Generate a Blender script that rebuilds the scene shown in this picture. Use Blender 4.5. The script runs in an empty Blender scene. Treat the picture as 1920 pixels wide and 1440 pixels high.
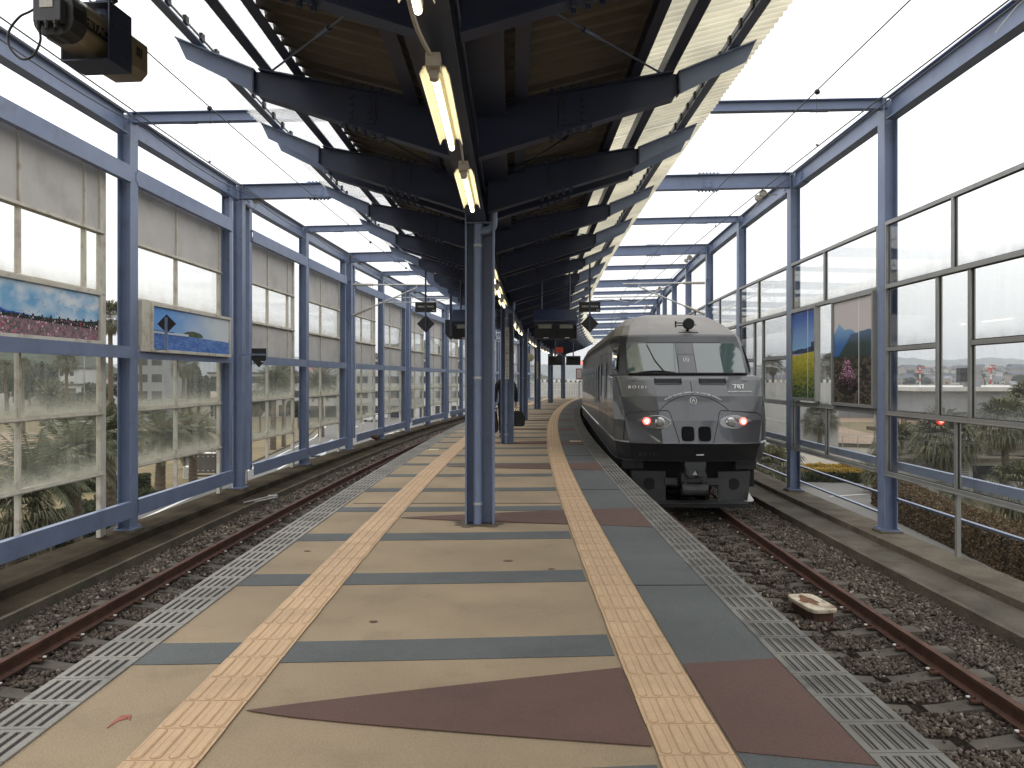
import bpy, bmesh, math, random
import numpy as np
from mathutils import Vector, Matrix
random.seed(7); np.random.seed(7)
S = bpy.context.scene
COL = S.collection
pi = math.pi

# ---------------------------------------------------------------- camera, world, sun, exposure
cam_d = bpy.data.cameras.new("camera"); cam = bpy.data.objects.new("camera", cam_d); COL.objects.link(cam)
S.camera = cam
cam.location = (0, 0, 1.55); cam.rotation_euler = (pi/2, 0, 0)
cam_d.sensor_width = 36; cam_d.lens = 36*1520/1920.0
cam_d.shift_x = -21.4/1920; cam_d.shift_y = -11.5/1920
cam_d.clip_start = 0.05; cam_d.clip_end = 12000

W = bpy.data.worlds.new("World"); S.world = W; W.use_nodes = True
nt = W.node_tree; N = nt.nodes; L = nt.links
for n in list(N): N.remove(n)
out = N.new("ShaderNodeOutputWorld"); bg = N.new("ShaderNodeBackground")
sky = N.new("ShaderNodeTexSky"); sky.sky_type = 'NISHITA'; sky.sun_disc = False
SUN_EL, SUN_ROT = math.radians(58), math.radians(-60)
sky.sun_elevation = SUN_EL; sky.sun_rotation = SUN_ROT; sky.dust_density = 3.0
tc = N.new("ShaderNodeTexCoord"); sep = N.new("ShaderNodeSeparateXYZ")
L.new(tc.outputs['Generated'], sep.inputs[0])
rmp = N.new("ShaderNodeValToRGB")                       # overcast cloud deck: brighter overhead than at the horizon
rmp.color_ramp.elements[0].position = 0.0; rmp.color_ramp.elements[0].color = (.60, .60, .585, 1)
rmp.color_ramp.elements[1].position = 0.34; rmp.color_ramp.elements[1].color = (1, 1, 1, 1)
e = rmp.color_ramp.elements.new(0.10); e.color = (.74, .74, .725, 1)
L.new(sep.outputs['Z'], rmp.inputs[0])
nz = N.new("ShaderNodeTexNoise"); nz.inputs['Scale'].default_value = 2.2; nz.inputs['Detail'].default_value = 5
L.new(tc.outputs['Generated'], nz.inputs['Vector'])
mr = N.new("ShaderNodeMapRange"); mr.inputs['To Min'].default_value = 11.2; mr.inputs['To Max'].default_value = 14.0
L.new(nz.outputs['Fac'], mr.inputs['Value'])
vm = N.new("ShaderNodeVectorMath"); vm.operation = 'SCALE'
L.new(rmp.outputs['Color'], vm.inputs[0]); L.new(mr.outputs['Result'], vm.inputs['Scale'])
mx = N.new("ShaderNodeMix"); mx.data_type = 'RGBA'; mx.inputs['Factor'].default_value = 0.88
L.new(sky.outputs['Color'], mx.inputs[6]); L.new(vm.outputs['Vector'], mx.inputs[7])
L.new(mx.outputs[2], bg.inputs['Color']); bg.inputs['Strength'].default_value = 0.13
L.new(bg.outputs[0], out.inputs[0])

sd = bpy.data.lights.new("sun", 'SUN'); sd.energy = 0.7; sd.angle = math.radians(14); sd.color = (1, .965, .91)
sun = bpy.data.objects.new("sun", sd); COL.objects.link(sun)
_d = Vector((math.sin(SUN_ROT)*math.cos(SUN_EL), math.cos(SUN_ROT)*math.cos(SUN_EL), math.sin(SUN_EL)))
sun.rotation_euler = _d.to_track_quat('Z', 'Y').to_euler(); sun.location = (0, 0, 40)

S.view_settings.view_transform = 'Standard'; S.view_settings.look = 'None'
S.view_settings.exposure = 0.25; S.view_settings.gamma = 1
S.cycles.max_bounces = 7; S.cycles.transparent_max_bounces = 32; S.cycles.use_denoising = True
S.cycles.caustics_reflective = False; S.cycles.caustics_refractive = False

# ---------------------------------------------------------------- arc coordinates of the line (s along, u to the right, z up)
RAD, S0 = 363.5, 10.97
def head(s): return (s-S0)/RAD
def P(s, u, z=0.0):
    a = (s-S0)/RAD
    return Vector((RAD*(1-math.cos(a))+u*math.cos(a), S0+RAD*math.sin(a)-u*math.sin(a), z))
def frame(s, u, z=0.0):                                  # matrix: x right, y along the track, z up
    return Matrix.Translation(P(s, u, z)) @ Matrix.Rotation(-head(s), 4, 'Z')
G = -6.6                                                 # street level below the viaduct
def at(px, py, Y):                                       # a point at distance Y seen at pixel px, py of the 1920 px photograph
    return Vector(((px-981.4)/1520*Y, Y, 1.55-(py-708.5)*Y/1520))

# ---------------------------------------------------------------- materials
def newmat(name):
    m = bpy.data.materials.new(name); m.use_nodes = True
    b = m.node_tree.nodes['Principled BSDF']
    return m, m.node_tree.nodes, m.node_tree.links, b
def mat(name, col, rough=.6, metal=0.0, var=.12, scale=3.0, bump=0.0, bscale=60.0, spec=.5, coat=0.0, dirt=None, dirtamt=.35, dscale=1.2, coords='W', stretch=None, speck=0.0, sscale=70, dpos=.52):
    m, n, l, b = newmat(name)
    b.inputs['Roughness'].default_value = rough; b.inputs['Metallic'].default_value = metal
    b.inputs['Specular IOR Level'].default_value = spec; b.inputs['Coat Weight'].default_value = coat
    if coords == 'W':
        g = n.new('ShaderNodeNewGeometry'); vec = g.outputs['Position']
    else:
        g = n.new('ShaderNodeTexCoord'); vec = g.outputs['Object']
    if stretch:
        mp = n.new('ShaderNodeMapping'); mp.inputs['Scale'].default_value = stretch; l.new(vec, mp.inputs[0]); vec = mp.outputs[0]
    t = n.new('ShaderNodeTexNoise'); t.inputs['Scale'].default_value = scale; t.inputs['Detail'].default_value = 6
    l.new(vec, t.inputs['Vector'])
    r = n.new('ShaderNodeValToRGB')
    c = Vector(col)
    r.color_ramp.elements[0].position = .3; r.color_ramp.elements[0].color = (*(c*(1-var)), 1)
    r.color_ramp.elements[1].position = .7; r.color_ramp.elements[1].color = (*(c*(1+var)), 1)
    l.new(t.outputs['Fac'], r.inputs[0]); cs = r.outputs['Color']
    if dirt:
        t2 = n.new('ShaderNodeTexNoise'); t2.inputs['Scale'].default_value = dscale; t2.inputs['Detail'].default_value = 8; t2.inputs['Roughness'].default_value = .65
        l.new(vec, t2.inputs['Vector'])
        r2 = n.new('ShaderNodeValToRGB'); r2.color_ramp.elements[0].position = dpos; r2.color_ramp.elements[1].position = dpos+.23
        r2.color_ramp.elements[0].color = (0, 0, 0, 1); r2.color_ramp.elements[1].color = (dirtamt,)*3+(1,)
        l.new(t2.outputs['Fac'], r2.inputs[0])
        mx = n.new('ShaderNodeMix'); mx.data_type = 'RGBA'; l.new(r2.outputs['Color'], mx.inputs['Factor'])
        l.new(cs, mx.inputs[6]); mx.inputs[7].default_value = (*dirt, 1); cs = mx.outputs[2]
    if speck:
        t4 = n.new('ShaderNodeTexNoise'); t4.inputs['Scale'].default_value = sscale; t4.inputs['Detail'].default_value = 3; t4.inputs['Roughness'].default_value = .8; l.new(vec, t4.inputs['Vector'])
        m4 = n.new('ShaderNodeMapRange'); m4.inputs['From Min'].default_value = .32; m4.inputs['From Max'].default_value = .68; m4.inputs['To Min'].default_value = 1-speck; m4.inputs['To Max'].default_value = 1+speck; l.new(t4.outputs['Fac'], m4.inputs['Value'])
        v4 = n.new('ShaderNodeVectorMath'); v4.operation = 'SCALE'; l.new(cs, v4.inputs[0]); l.new(m4.outputs[0], v4.inputs['Scale']); cs = v4.outputs[0]
    l.new(cs, b.inputs['Base Color'])
    if bump:
        t3 = n.new('ShaderNodeTexNoise'); t3.inputs['Scale'].default_value = bscale; t3.inputs['Detail'].default_value = 4
        l.new(vec, t3.inputs['Vector'])
        bp = n.new('ShaderNodeBump'); bp.inputs['Strength'].default_value = bump; bp.inputs['Distance'].default_value = .02
        l.new(t3.outputs['Fac'], bp.inputs['Height']); l.new(bp.outputs[0], b.inputs['Normal'])
    return m
def emat(name, col, strength):
    m, n, l, b = newmat(name); b.inputs['Base Color'].default_value = (*col, 1)
    b.inputs['Emission Color'].default_value = (*col, 1); b.inputs['Emission Strength'].default_value = strength
    return m
def pane_mat(name, tint, gloss_ior, dirtcol, base, bottom, streak, rough=.02):
    """thin glazing: clear, mirroring at grazing angles, with dirt that gathers above the lower edge of each pane (UV v = height)"""
    m = bpy.data.materials.new(name); m.use_nodes = True; n = m.node_tree.nodes; l = m.node_tree.links
    for q in list(n): n.remove(q)
    o = n.new('ShaderNodeOutputMaterial'); tr = n.new('ShaderNodeBsdfTransparent'); tr.inputs[0].default_value = (*tint, 1)
    gl = n.new('ShaderNodeBsdfGlossy'); gl.inputs['Roughness'].default_value = rough
    ge = n.new('ShaderNodeNewGeometry'); dt = n.new('ShaderNodeVectorMath'); dt.operation = 'DOT_PRODUCT'; l.new(ge.outputs['Incoming'], dt.inputs[0]); l.new(ge.outputs['Normal'], dt.inputs[1])
    def M0(op, a, b=None):
        q = n.new('ShaderNodeMath'); q.operation = op
        for i, v in enumerate((a, b)):
            if v is None: continue
            if isinstance(v, (int, float)): q.inputs[i].default_value = v
            else: l.new(v, q.inputs[i])
        return q.outputs[0]
    schl = M0('MINIMUM', M0('ADD', M0('MULTIPLY', M0('POWER', M0('SUBTRACT', 1.0, M0('ABSOLUTE', dt.outputs['Value'])), 5.0), 1.0), gloss_ior), .95)
    m1 = n.new('ShaderNodeMixShader'); l.new(schl, m1.inputs[0]); l.new(tr.outputs[0], m1.inputs[1]); l.new(gl.outputs[0], m1.inputs[2])
    df = n.new('ShaderNodeBsdfDiffuse'); df.inputs[0].default_value = (*dirtcol, 1)
    tl = n.new('ShaderNodeBsdfTranslucent'); tl.inputs[0].default_value = (*dirtcol, 1)
    m0 = n.new('ShaderNodeMixShader'); m0.inputs[0].default_value = .5; l.new(df.outputs[0], m0.inputs[1]); l.new(tl.outputs[0], m0.inputs[2])
    g = n.new('ShaderNodeNewGeometry'); uv = n.new('ShaderNodeUVMap'); sp = n.new('ShaderNodeSeparateXYZ'); l.new(uv.outputs[0], sp.inputs[0])
    t = n.new('ShaderNodeTexNoise'); t.inputs['Scale'].default_value = 2.6; t.inputs['Detail'].default_value = 7; l.new(g.outputs['Position'], t.inputs['Vector'])
    mp = n.new('ShaderNodeMapping'); mp.inputs['Scale'].default_value = (9, 9, .7); l.new(g.outputs['Position'], mp.inputs[0])
    t2 = n.new('ShaderNodeTexNoise'); t2.inputs['Scale'].default_value = 1.0; t2.inputs['Detail'].default_value = 5; l.new(mp.outputs[0], t2.inputs['Vector'])
    def M(op, a, b=None):
        q = n.new('ShaderNodeMath'); q.operation = op
        for i, v in enumerate((a, b)):
            if v is None: continue
            if isinstance(v, (int, float)): q.inputs[i].default_value = v
            else: l.new(v, q.inputs[i])
        return q.outputs[0]
    inv = M('SUBTRACT', 1.0, sp.outputs['Y']); p = M('POWER', inv, 9.0)
    a = M('MULTIPLY', M('MULTIPLY', p, M('ADD', M('MULTIPLY', t.outputs['Fac'], 1.6), -.1)), bottom)
    s_ = M('MULTIPLY', M('MAXIMUM', M('SUBTRACT', t2.outputs['Fac'], .42), 0.0), streak)
    fac = M('MINIMUM', M('ADD', M('ADD', a, s_), base), .96)
    m2 = n.new('ShaderNodeMixShader'); l.new(fac, m2.inputs[0]); l.new(m1.outputs[0], m2.inputs[1]); l.new(m0.outputs[0], m2.inputs[2])
    l.new(m2.outputs[0], o.inputs[0]); return m
def trans_mat(name, col, thru, clear=0.0):
    m = bpy.data.materials.new(name); m.use_nodes = True; n = m.node_tree.nodes; l = m.node_tree.links
    for q in list(n): n.remove(q)
    o = n.new('ShaderNodeOutputMaterial'); d = n.new('ShaderNodeBsdfDiffuse'); t = n.new('ShaderNodeBsdfTranslucent')
    g = n.new('ShaderNodeNewGeometry'); no = n.new('ShaderNodeTexNoise'); no.inputs['Scale'].default_value = 1.7; no.inputs['Detail'].default_value = 6
    l.new(g.outputs['Position'], no.inputs['Vector'])
    r = n.new('ShaderNodeValToRGB'); c = Vector(col)
    r.color_ramp.elements[0].position = .35; r.color_ramp.elements[0].color = (*(c*.82), 1); r.color_ramp.elements[1].position = .65; r.color_ramp.elements[1].color = (*c, 1)
    l.new(no.outputs['Fac'], r.inputs[0]); l.new(r.outputs[0], d.inputs[0]); l.new(r.outputs[0], t.inputs[0])
    mx = n.new('ShaderNodeMixShader'); mx.inputs[0].default_value = thru; l.new(d.outputs[0], mx.inputs[1]); l.new(t.outputs[0], mx.inputs[2])
    tp = n.new('ShaderNodeBsdfTransparent'); m5 = n.new('ShaderNodeMixShader'); m5.inputs[0].default_value = clear; l.new(mx.outputs[0], m5.inputs[1]); l.new(tp.outputs[0], m5.inputs[2]); l.new(m5.outputs[0], o.inputs[0])
    return m
def leaf_mat(name, c1, c2, scale=1.5, rough=.55, thru=.25):
    m, n, l, b = newmat(name); b.inputs['Roughness'].default_value = rough; b.inputs['Specular IOR Level'].default_value = .3
    g = n.new('ShaderNodeNewGeometry'); t = n.new('ShaderNodeTexNoise'); t.inputs['Scale'].default_value = scale; t.inputs['Detail'].default_value = 3
    l.new(g.outputs['Position'], t.inputs['Vector'])
    ad = n.new('ShaderNodeMath'); ad.operation = 'ADD'; mu = n.new('ShaderNodeMath'); mu.operation = 'MULTIPLY'; mu.inputs[1].default_value = .5
    l.new(g.outputs['Random Per Island'], mu.inputs[0]); l.new(mu.outputs[0], ad.inputs[0]); 
    mu2 = n.new('ShaderNodeMath'); mu2.operation = 'MULTIPLY'; mu2.inputs[1].default_value = .7; l.new(t.outputs['Fac'], mu2.inputs[0]); l.new(mu2.outputs[0], ad.inputs[1])
    r = n.new('ShaderNodeValToRGB'); r.color_ramp.elements[0].position = .25; r.color_ramp.elements[0].color = (*c1, 1)
    r.color_ramp.elements[1].position = .85; r.color_ramp.elements[1].color = (*c2, 1)
    l.new(ad.outputs[0], r.inputs[0]); l.new(r.outputs[0], b.inputs['Base Color'])
    tr = n.new('ShaderNodeBsdfTranslucent'); l.new(r.outputs[0], tr.inputs[0])
    ms = n.new('ShaderNodeMixShader'); ms.inputs[0].default_value = thru; o = n['Material Output']
    l.new(b.outputs[0], ms.inputs[1]); l.new(tr.outputs[0], ms.inputs[2]); l.new(ms.outputs[0], o.inputs[0])
    return m
def attr_mat(name, rough=.3, spec=.4):
    m, n, l, b = newmat(name); a = n.new('ShaderNodeVertexColor'); a.layer_name = 'print'
    l.new(a.outputs[0], b.inputs['Base Color']); b.inputs['Roughness'].default_value = rough; b.inputs['Specular IOR Level'].default_value = spec
    return m

BLUE = mat('blue_paint', (.155, .198, .305), .42, var=.10, scale=2.2, bump=.04, bscale=30, dirt=(.085, .075, .075), dirtamt=.55, dscale=3.5, dpos=.55)
NAVY_SHADE = mat('navy_shaded_blue', (.027, .037, .080), .45, var=.14, scale=2.5, dirt=(.05, .045, .04), dirtamt=.5, dscale=2.0)  # blue canopy steel darkened in colour for the shade there; also dark blue fittings
CONC = mat('concrete', (.115, .102, .082), .95, spec=.1, var=.35, scale=1.1, bump=.5, bscale=35, dirt=(.048, .040, .032), dirtamt=.95, dscale=1.3, speck=.2, sscale=30)
CONCW = mat('weathered_concrete', (.112, .096, .073), .95, spec=.1, var=.28, scale=2.0, bump=.6, bscale=40, dirt=(.062, .052, .042), dirtamt=.9, dscale=1.6, speck=.22, sscale=28)
def plat(name, c, v=.17): return mat(name, c, .8, var=v, scale=.8, bump=.5, bscale=160, dirt=tuple(x*.62 for x in c), dirtamt=.65, dscale=1.7, speck=.16, sscale=85)
BEIGE = plat('beige_resin', (.300, .228, .143)); SLATE = plat('slate_resin', (.090, .099, .098)); BROWN = plat('brown_resin', (.105, .054, .041))
TACT = mat('yellow_tile', (.51, .345, .20), .6, var=.10, scale=2.3, bump=.25, bscale=90, dirt=(.33, .22, .12), dirtamt=.6, dscale=3, speck=.06, sscale=50)
TACTD = mat('tile_joint', (.16, .10, .055), .8)
GRATE = mat('edge_concrete', (.255, .242, .215), .8, var=.22, scale=1.6, bump=.4, bscale=120, dirt=(.14, .135, .12), dirtamt=.7, dscale=2.0)
GRATEK = mat('worn_edge_concrete', (.17, .162, .145), .8, var=.30, scale=2.4, bump=.4, bscale=120, dirt=(.05, .05, .046), dirtamt=.9, dscale=2.6)
GROOVE = mat('groove_dark', (.035, .033, .03), .95)  # dark floor of the edge tile slots
RUST = mat('rail_rust', (.10, .045, .028), .85, var=.25, scale=6, bump=.5, bscale=60, dirt=(.045, .025, .02), dirtamt=.8, dscale=5)
SLEEPER = mat('sleeper_concrete', (.125, .112, .094), .95, spec=.1, var=.22, scale=4, bump=.5, bscale=80)
DARK = mat('dark_soil', (.035, .031, .027), .95, var=.3, scale=3, bump=.8, bscale=30)
WHITEP = mat('white_paint', (.72, .71, .66), .6, var=.06, scale=3)
CREAM = mat('cream_frame', (.53, .50, .42), .6, var=.10, scale=3, dirt=(.20, .11, .05), dirtamt=.75, dscale=4.5)
PANEL = mat('pale_panel', (.47, .45, .42), .7, var=.07, scale=1.6, dirt=(.21, .20, .17), dirtamt=.6, dscale=.9)
GASK = mat('gasket', (.012, .012, .012), .7)
ALU = mat('aluminium_frame', (.30, .30, .285), .42, metal=.45, var=.08, scale=3, dirt=(.14, .13, .11), dirtamt=.35, dscale=4)
GALV = mat('galvanised_steel', (.45, .45, .43), .45, metal=.6, var=.12, scale=8)
BLACK = mat('black_plate', (.008, .008, .009), .5, var=.1)
BLACKG = mat('black_gloss', (.005, .005, .006), .4, var=.05, spec=.25)
PORC = mat('porcelain', (.42, .38, .32), .3, var=.1)
TUBE = emat('lit_tube', (1.0, .90, .66), 5.0)
REFL = mat('lamp_reflector', (.66, .62, .47), .45, var=.03)
GLASSR = pane_mat('clear_glazing', (.985, .99, .985), .035, (.36, .38, .38), .008, .30, .05)
GLASSL = pane_mat('dirty_glazing', (.97, .985, .975), .02, (.56, .55, .47), .045, 1.3, .30, rough=.06)
GLASSU = pane_mat('milky_glazing', (.985, .985, .97), .02, (.55, .52, .44), .02, .35, .06, rough=.08)
SHEETR = trans_mat('cream_sheet', (.95, .925, .83), .80)
SHEETL = trans_mat('white_sheet', (.97, .97, .95), .90, .80)
DECK = mat('roof_sheet', (.118, .104, .090), .6, var=.18, scale=2.5, dirt=(.13, .09, .06), dirtamt=.6, dscale=2)

# ---------------------------------------------------------------- mesh builder
ORG = {}
class MB:
    def __init__(s): s.v = []; s.f = []; s.m = []; s.uv = {}
    def add(s, vs, fs, mi=0):
        o = len(s.v); s.v.extend([tuple(v) for v in vs])
        for f in fs: s.f.append(tuple(i+o for i in f)); s.m.append(mi)
        return o
    def box(s, c, sz, M=None, mi=0):
        x, y, z = sz[0]/2, sz[1]/2, sz[2]/2
        vs = [Vector((a*x, b*y, d*z)) for d in (-1, 1) for b in (-1, 1) for a in (-1, 1)]
        c = Vector(c)
        vs = [(M @ (v+c)) if M is not None else v+c for v in vs]
        s.add(vs, [(0, 2, 3, 1), (4, 5, 7, 6), (0, 1, 5, 4), (2, 6, 7, 3), (0, 4, 6, 2), (1, 3, 7, 5)], mi); return s
    def bb(s, x0, x1, y0, y1, z0, z1, M=None, mi=0):
        return s.box(((x0+x1)/2, (y0+y1)/2, (z0+z1)/2), (abs(x1-x0), abs(y1-y0), abs(z1-z0)), M, mi)
    def sweep(s, prof, s0, s1, n=None, mi=0, cap=True, closed=True):
        """profile of (u, z) points carried along the curve of the line"""
        if n is None: n = max(1, int(abs(s1-s0)/2.5))
        k = len(prof); vs = []
        for i in range(n+1):
            q = s0+(s1-s0)*i/n
            vs += [P(q, u, z) for u, z in prof]
        fs = []
        for i in range(n):
            for j in range(k if closed else k-1):
                a = i*k+j; b = i*k+(j+1) % k; fs.append((a, b, b+k, a+k))
        if cap and closed: fs += [tuple(range(k))[::-1], tuple(n*k+j for j in range(k))]
        s.add(vs, fs, mi); return s
    def ab(s, s0, s1, u0, u1, z0, z1, n=None, mi=0):
        return s.sweep([(u0, z0), (u1, z0), (u1, z1), (u0, z1)], s0, s1, n, mi)
    def tube(s, pts, r, n=8, mi=0, cap=True):
        pts = [Vector(p) for p in pts]; rr = r if isinstance(r, (list, tuple)) else [r]*len(pts)
        vs = []; up = None
        for i, p in enumerate(pts):
            d = (pts[min(i+1, len(pts)-1)]-pts[max(i-1, 0)]).normalized()
            if up is None:
                up = Vector((0, 0, 1)) if abs(d.z) < .9 else Vector((1, 0, 0))
            a = d.cross(up).normalized(); b = a.cross(d).normalized(); up = b
            vs += [p+(a*math.cos(2*pi*j/n)+b*math.sin(2*pi*j/n))*rr[i] for j in range(n)]
        fs = [(i*n+j, i*n+(j+1) % n, (i+1)*n+(j+1) % n, (i+1)*n+j) for i in range(len(pts)-1) for j in range(n)]
        if cap: fs += [tuple(range(n))[::-1], tuple((len(pts)-1)*n+j for j in range(n))]
        s.add(vs, fs, mi); return s
    def prism(s, poly, d, mi=0):
        """flat polygon (3-D points) given thickness along vector d"""
        k = len(poly); d = Vector(d); vs = [Vector(p) for p in poly]+[Vector(p)+d for p in poly]
        s.add(vs, [tuple(range(k))[::-1], tuple(range(k, 2*k))]+[(j, (j+1) % k, k+(j+1) % k, k+j) for j in range(k)], mi); return s
    def ibeam(s, p0, p1, h, b, tf=.015, tw=.01, up=(0, 0, 1), mi=0):
        p0, p1 = Vector(p0), Vector(p1); d = (p1-p0).normalized(); up = Vector(up); x = d.cross(up).normalized(); z = x.cross(d).normalized()
        H, B, t, w = h/2, b/2, tf, tw/2
        prof = [(-B, -H), (B, -H), (B, -H+t), (w, -H+t), (w, H-t), (B, H-t), (B, H), (-B, H), (-B, H-t), (-w, H-t), (-w, -H+t), (-B, -H+t)]
        k = 12; vs = [p0+x*a+z*c for a, c in prof]+[p1+x*a+z*c for a, c in prof]
        fs = [(j, (j+1) % k, k+(j+1) % k, k+j) for j in range(k)]
        for o, r in ((0, 1), (k, 0)):
            for q in ((0, 1, 2, 11), (11, 2, 3, 10), (10, 3, 4, 9), (9, 4, 5, 8), (8, 5, 6, 7)):
                q = tuple(o+i for i in q); fs.append(q if r else q[::-1])
        s.add(vs, fs, mi); return s
    def pane(s, corners, th, mi=0):
        """a sheet of glass with UV: corners = lower-left, lower-right, upper-right, upper-left"""
        c = [Vector(p) for p in corners]; nrm = (c[1]-c[0]).cross(c[3]-c[0]).normalized()*th
        o = s.add(c+[p+nrm for p in c], [], mi); uv = [(0, 0), (1, 0), (1, 1), (0, 1)]
        for f, q in (((0, 1, 2, 3), uv), ((7, 6, 5, 4), uv[::-1])):
            s.uv[len(s.f)] = q; s.f.append(tuple(o+i for i in f)); s.m.append(mi)
        return s
    def build(s, name, mats, parent=None, origin=None, smooth=False, bevel=0.0, auto=None):
        org = ORG[parent.name] if parent is not None else (Vector(origin) if origin is not None else Vector((0, 0, 0)))
        me = bpy.data.meshes.new(name)
        me.from_pydata([(v[0]-org[0], v[1]-org[1], v[2]-org[2]) for v in s.v], [], s.f)
        if not isinstance(mats, (list, tuple)): mats = [mats]
        for m in mats: me.materials.append(m)
        if len(mats) > 1: me.polygons.foreach_set('material_index', s.m)
        if s.uv:
            ul = me.uv_layers.new(name='UVMap')
            for fi, q in s.uv.items():
                for li, t in zip(me.polygons[fi].loop_indices, q): ul.data[li].uv = t
        if smooth: me.polygons.foreach_set('use_smooth', [True]*len(me.polygons))
        me.update()
        o = bpy.data.objects.new(name, me); COL.objects.link(o)
        if parent is not None: o.parent = parent; ORG[o.name] = org
        else: o.location = org; ORG[o.name] = org
        if bevel:
            b = o.modifiers.new('bevel', 'BEVEL'); b.width = bevel; b.segments = 2; b.limit_method = 'ANGLE'
        if auto:
            try: me.set_sharp_from_angle(angle=auto)
            except Exception: pass
        return o
def tag(o, label, cat, group=None, kind=None):
    o['label'] = label; o['category'] = cat
    if group: o['group'] = group
    if kind: o['kind'] = kind
    return o
def thing(name, loc, label, cat, group=None):
    o = bpy.data.objects.new(name, None); o.empty_display_size = .1; COL.objects.link(o); o.location = loc; ORG[o.name] = Vector(loc)
    return tag(o, label, cat, group)
def struct(o, kind='structure'): o['kind'] = kind; return o
def copy_thing(root, M, label=None, cat=None, group=None):
    def rec(o, par):
        c = o.copy(); COL.objects.link(c); c.parent = par
        for ch in o.children: rec(ch, c)
        return c
    c = rec(root, None); c.matrix_world = M
    if label: c['label'] = label
    if group: c['group'] = group
    return c
def place(root, M): root.matrix_world = M
def smooth(pts, k=6):
    pts = [Vector(p) for p in pts]; out_ = []
    for i in range(len(pts)-1):
        p0, p1, p2, p3 = pts[max(i-1, 0)], pts[i], pts[i+1], pts[min(i+2, len(pts)-1)]
        for j in range(k):
            t = j/k; out_.append(.5*((2*p1)+(p2-p0)*t+(2*p0-5*p1+4*p2-p3)*t*t+(3*p1-p0-3*p2+p3)*t**3))
    return out_+[pts[-1]]
def text_mesh(txt, size, m, parent, M, depth=.002, spacing=1.0, name='lettering', align='CENTER', shear=0.0, bold=0.0):
    c = bpy.data.curves.new('t', 'FONT'); c.body = txt; c.size = size; c.extrude = depth; c.align_x = align; c.align_y = 'CENTER'
    c.space_character = spacing; c.shear = shear; c.offset = bold; c.resolution_u = 3
    o = bpy.data.objects.new('t', c); COL.objects.link(o)
    dg = bpy.context.evaluated_depsgraph_get(); me = bpy.data.meshes.new_from_object(o.evaluated_get(dg)); COL.objects.unlink(o); bpy.data.objects.remove(o)
    me.materials.clear(); me.materials.append(m); me.transform(M)
    org = ORG[parent.name]; me.transform(Matrix.Translation(-org))
    me.name = name; ob = bpy.data.objects.new(name, me); COL.objects.link(ob); ob.parent = parent; ORG[ob.name] = org
    return ob
# ================================================================= SETTING: ground, viaduct, platform, tracks
# ---- platform (runs from behind the camera to its far end)
SA, SB = -3.0, 66.0
UL, UR, UC = -2.47, 1.64, -0.47
RZ = -1.05                                               # rail top
m = MB(); m.sweep([(UL+.02, RZ-.3), (UR-.02, RZ-.3), (UR-.02, -.12), (UR, -.12), (UR, -.004), (UL, -.004), (UL, -.12), (UL+.02, -.12)], SA, SB, 40)
struct(m.build('platform', CONC))
def sheet(u0, u1, z, s0=SA, s1=SB, n=40):
    mb = MB(); mb.sweep([(u0, z-.003), (u1, z-.003), (u1, z), (u0, z)], s0, s1, n); return mb
struct(sheet(UL+.30, UR-.30, 0.0).build('platform_surface', BEIGE))
struct(sheet(.80, UR-.305, .004).build('platform_side_band', SLATE))
# painted bands: slate bars across the beige, brown wedges (all one kind of marking)
def band(mb, pts, z):                                    # polygon in (s,u), 3 mm thick
    mb.prism([P(s, u, z-.003) for s, u in pts], (0, 0, .003))
bars = MB(); wed = MB(); brn = MB()
rnd = random.Random(3)
for k in range(-4, 36):
    c = 4.64+1.65*k; w = .17 if k < 3 else .16; n = 10
    us = [-2.17+(.45+2.17)*i/n for i in range(n+1)]
    lo = [(c-w-.06+.10*(i/n)**1.4, u) for i, u in enumerate(us)]; hi = [(c+w-.05+.12*(i/n)**1.6, u) for i, u in enumerate(us)]
    if c < 60: band(bars, lo+hi[::-1], .004)
for k in range(-1, 11):
    c = 3.86+5.17*k
    if c > 60: continue
    top = [(c-.07+.52*(i/8.0)**.92, -1.36+1.82*i/8.0) for i in range(9)]; bot = [(c-.07-.40*(i/8.0)**.8, -1.36+1.82*i/8.0) for i in range(1, 9)]
    band(wed, top+bot[::-1], .008)
    band(brn, [(c-.53, .80), (c-.66, UR-.31), (c+.58, UR-.31), (c+.50, .80)], .008)
o = bars.build('platform_marking', SLATE); o['kind'] = 'structure'
o = wed.build('platform_marking', BROWN); o['kind'] = 'structure'
o = brn.build('platform_marking', BROWN); o['kind'] = 'structure'
# red painted arrow and pale patch on the platform
ARROW = mat('red_chalk', (.30, .10, .08), .9, var=.3, scale=20)
ab = MB(); a0 = at(200, 1366, 1); 
def gp(px, py, z=0.0):
    Y = 1520*(1.55-z)/(py-708.5); return Vector(((px-981.4)/1520*Y, Y, z))
ab.prism([gp(200, 1366, .001), gp(222, 1352, .001), (gp(238, 1348, .001)), gp(246, 1341, .001), gp(228, 1342, .001), gp(214, 1352, .001)], (0, 0, .0025))
ab.prism([gp(222, 1349, .001), gp(247, 1341, .001), gp(243, 1352, .001), gp(238, 1345, .001)], (0, 0, .003))
struct(ab.build('platform_marking', ARROW))
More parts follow.
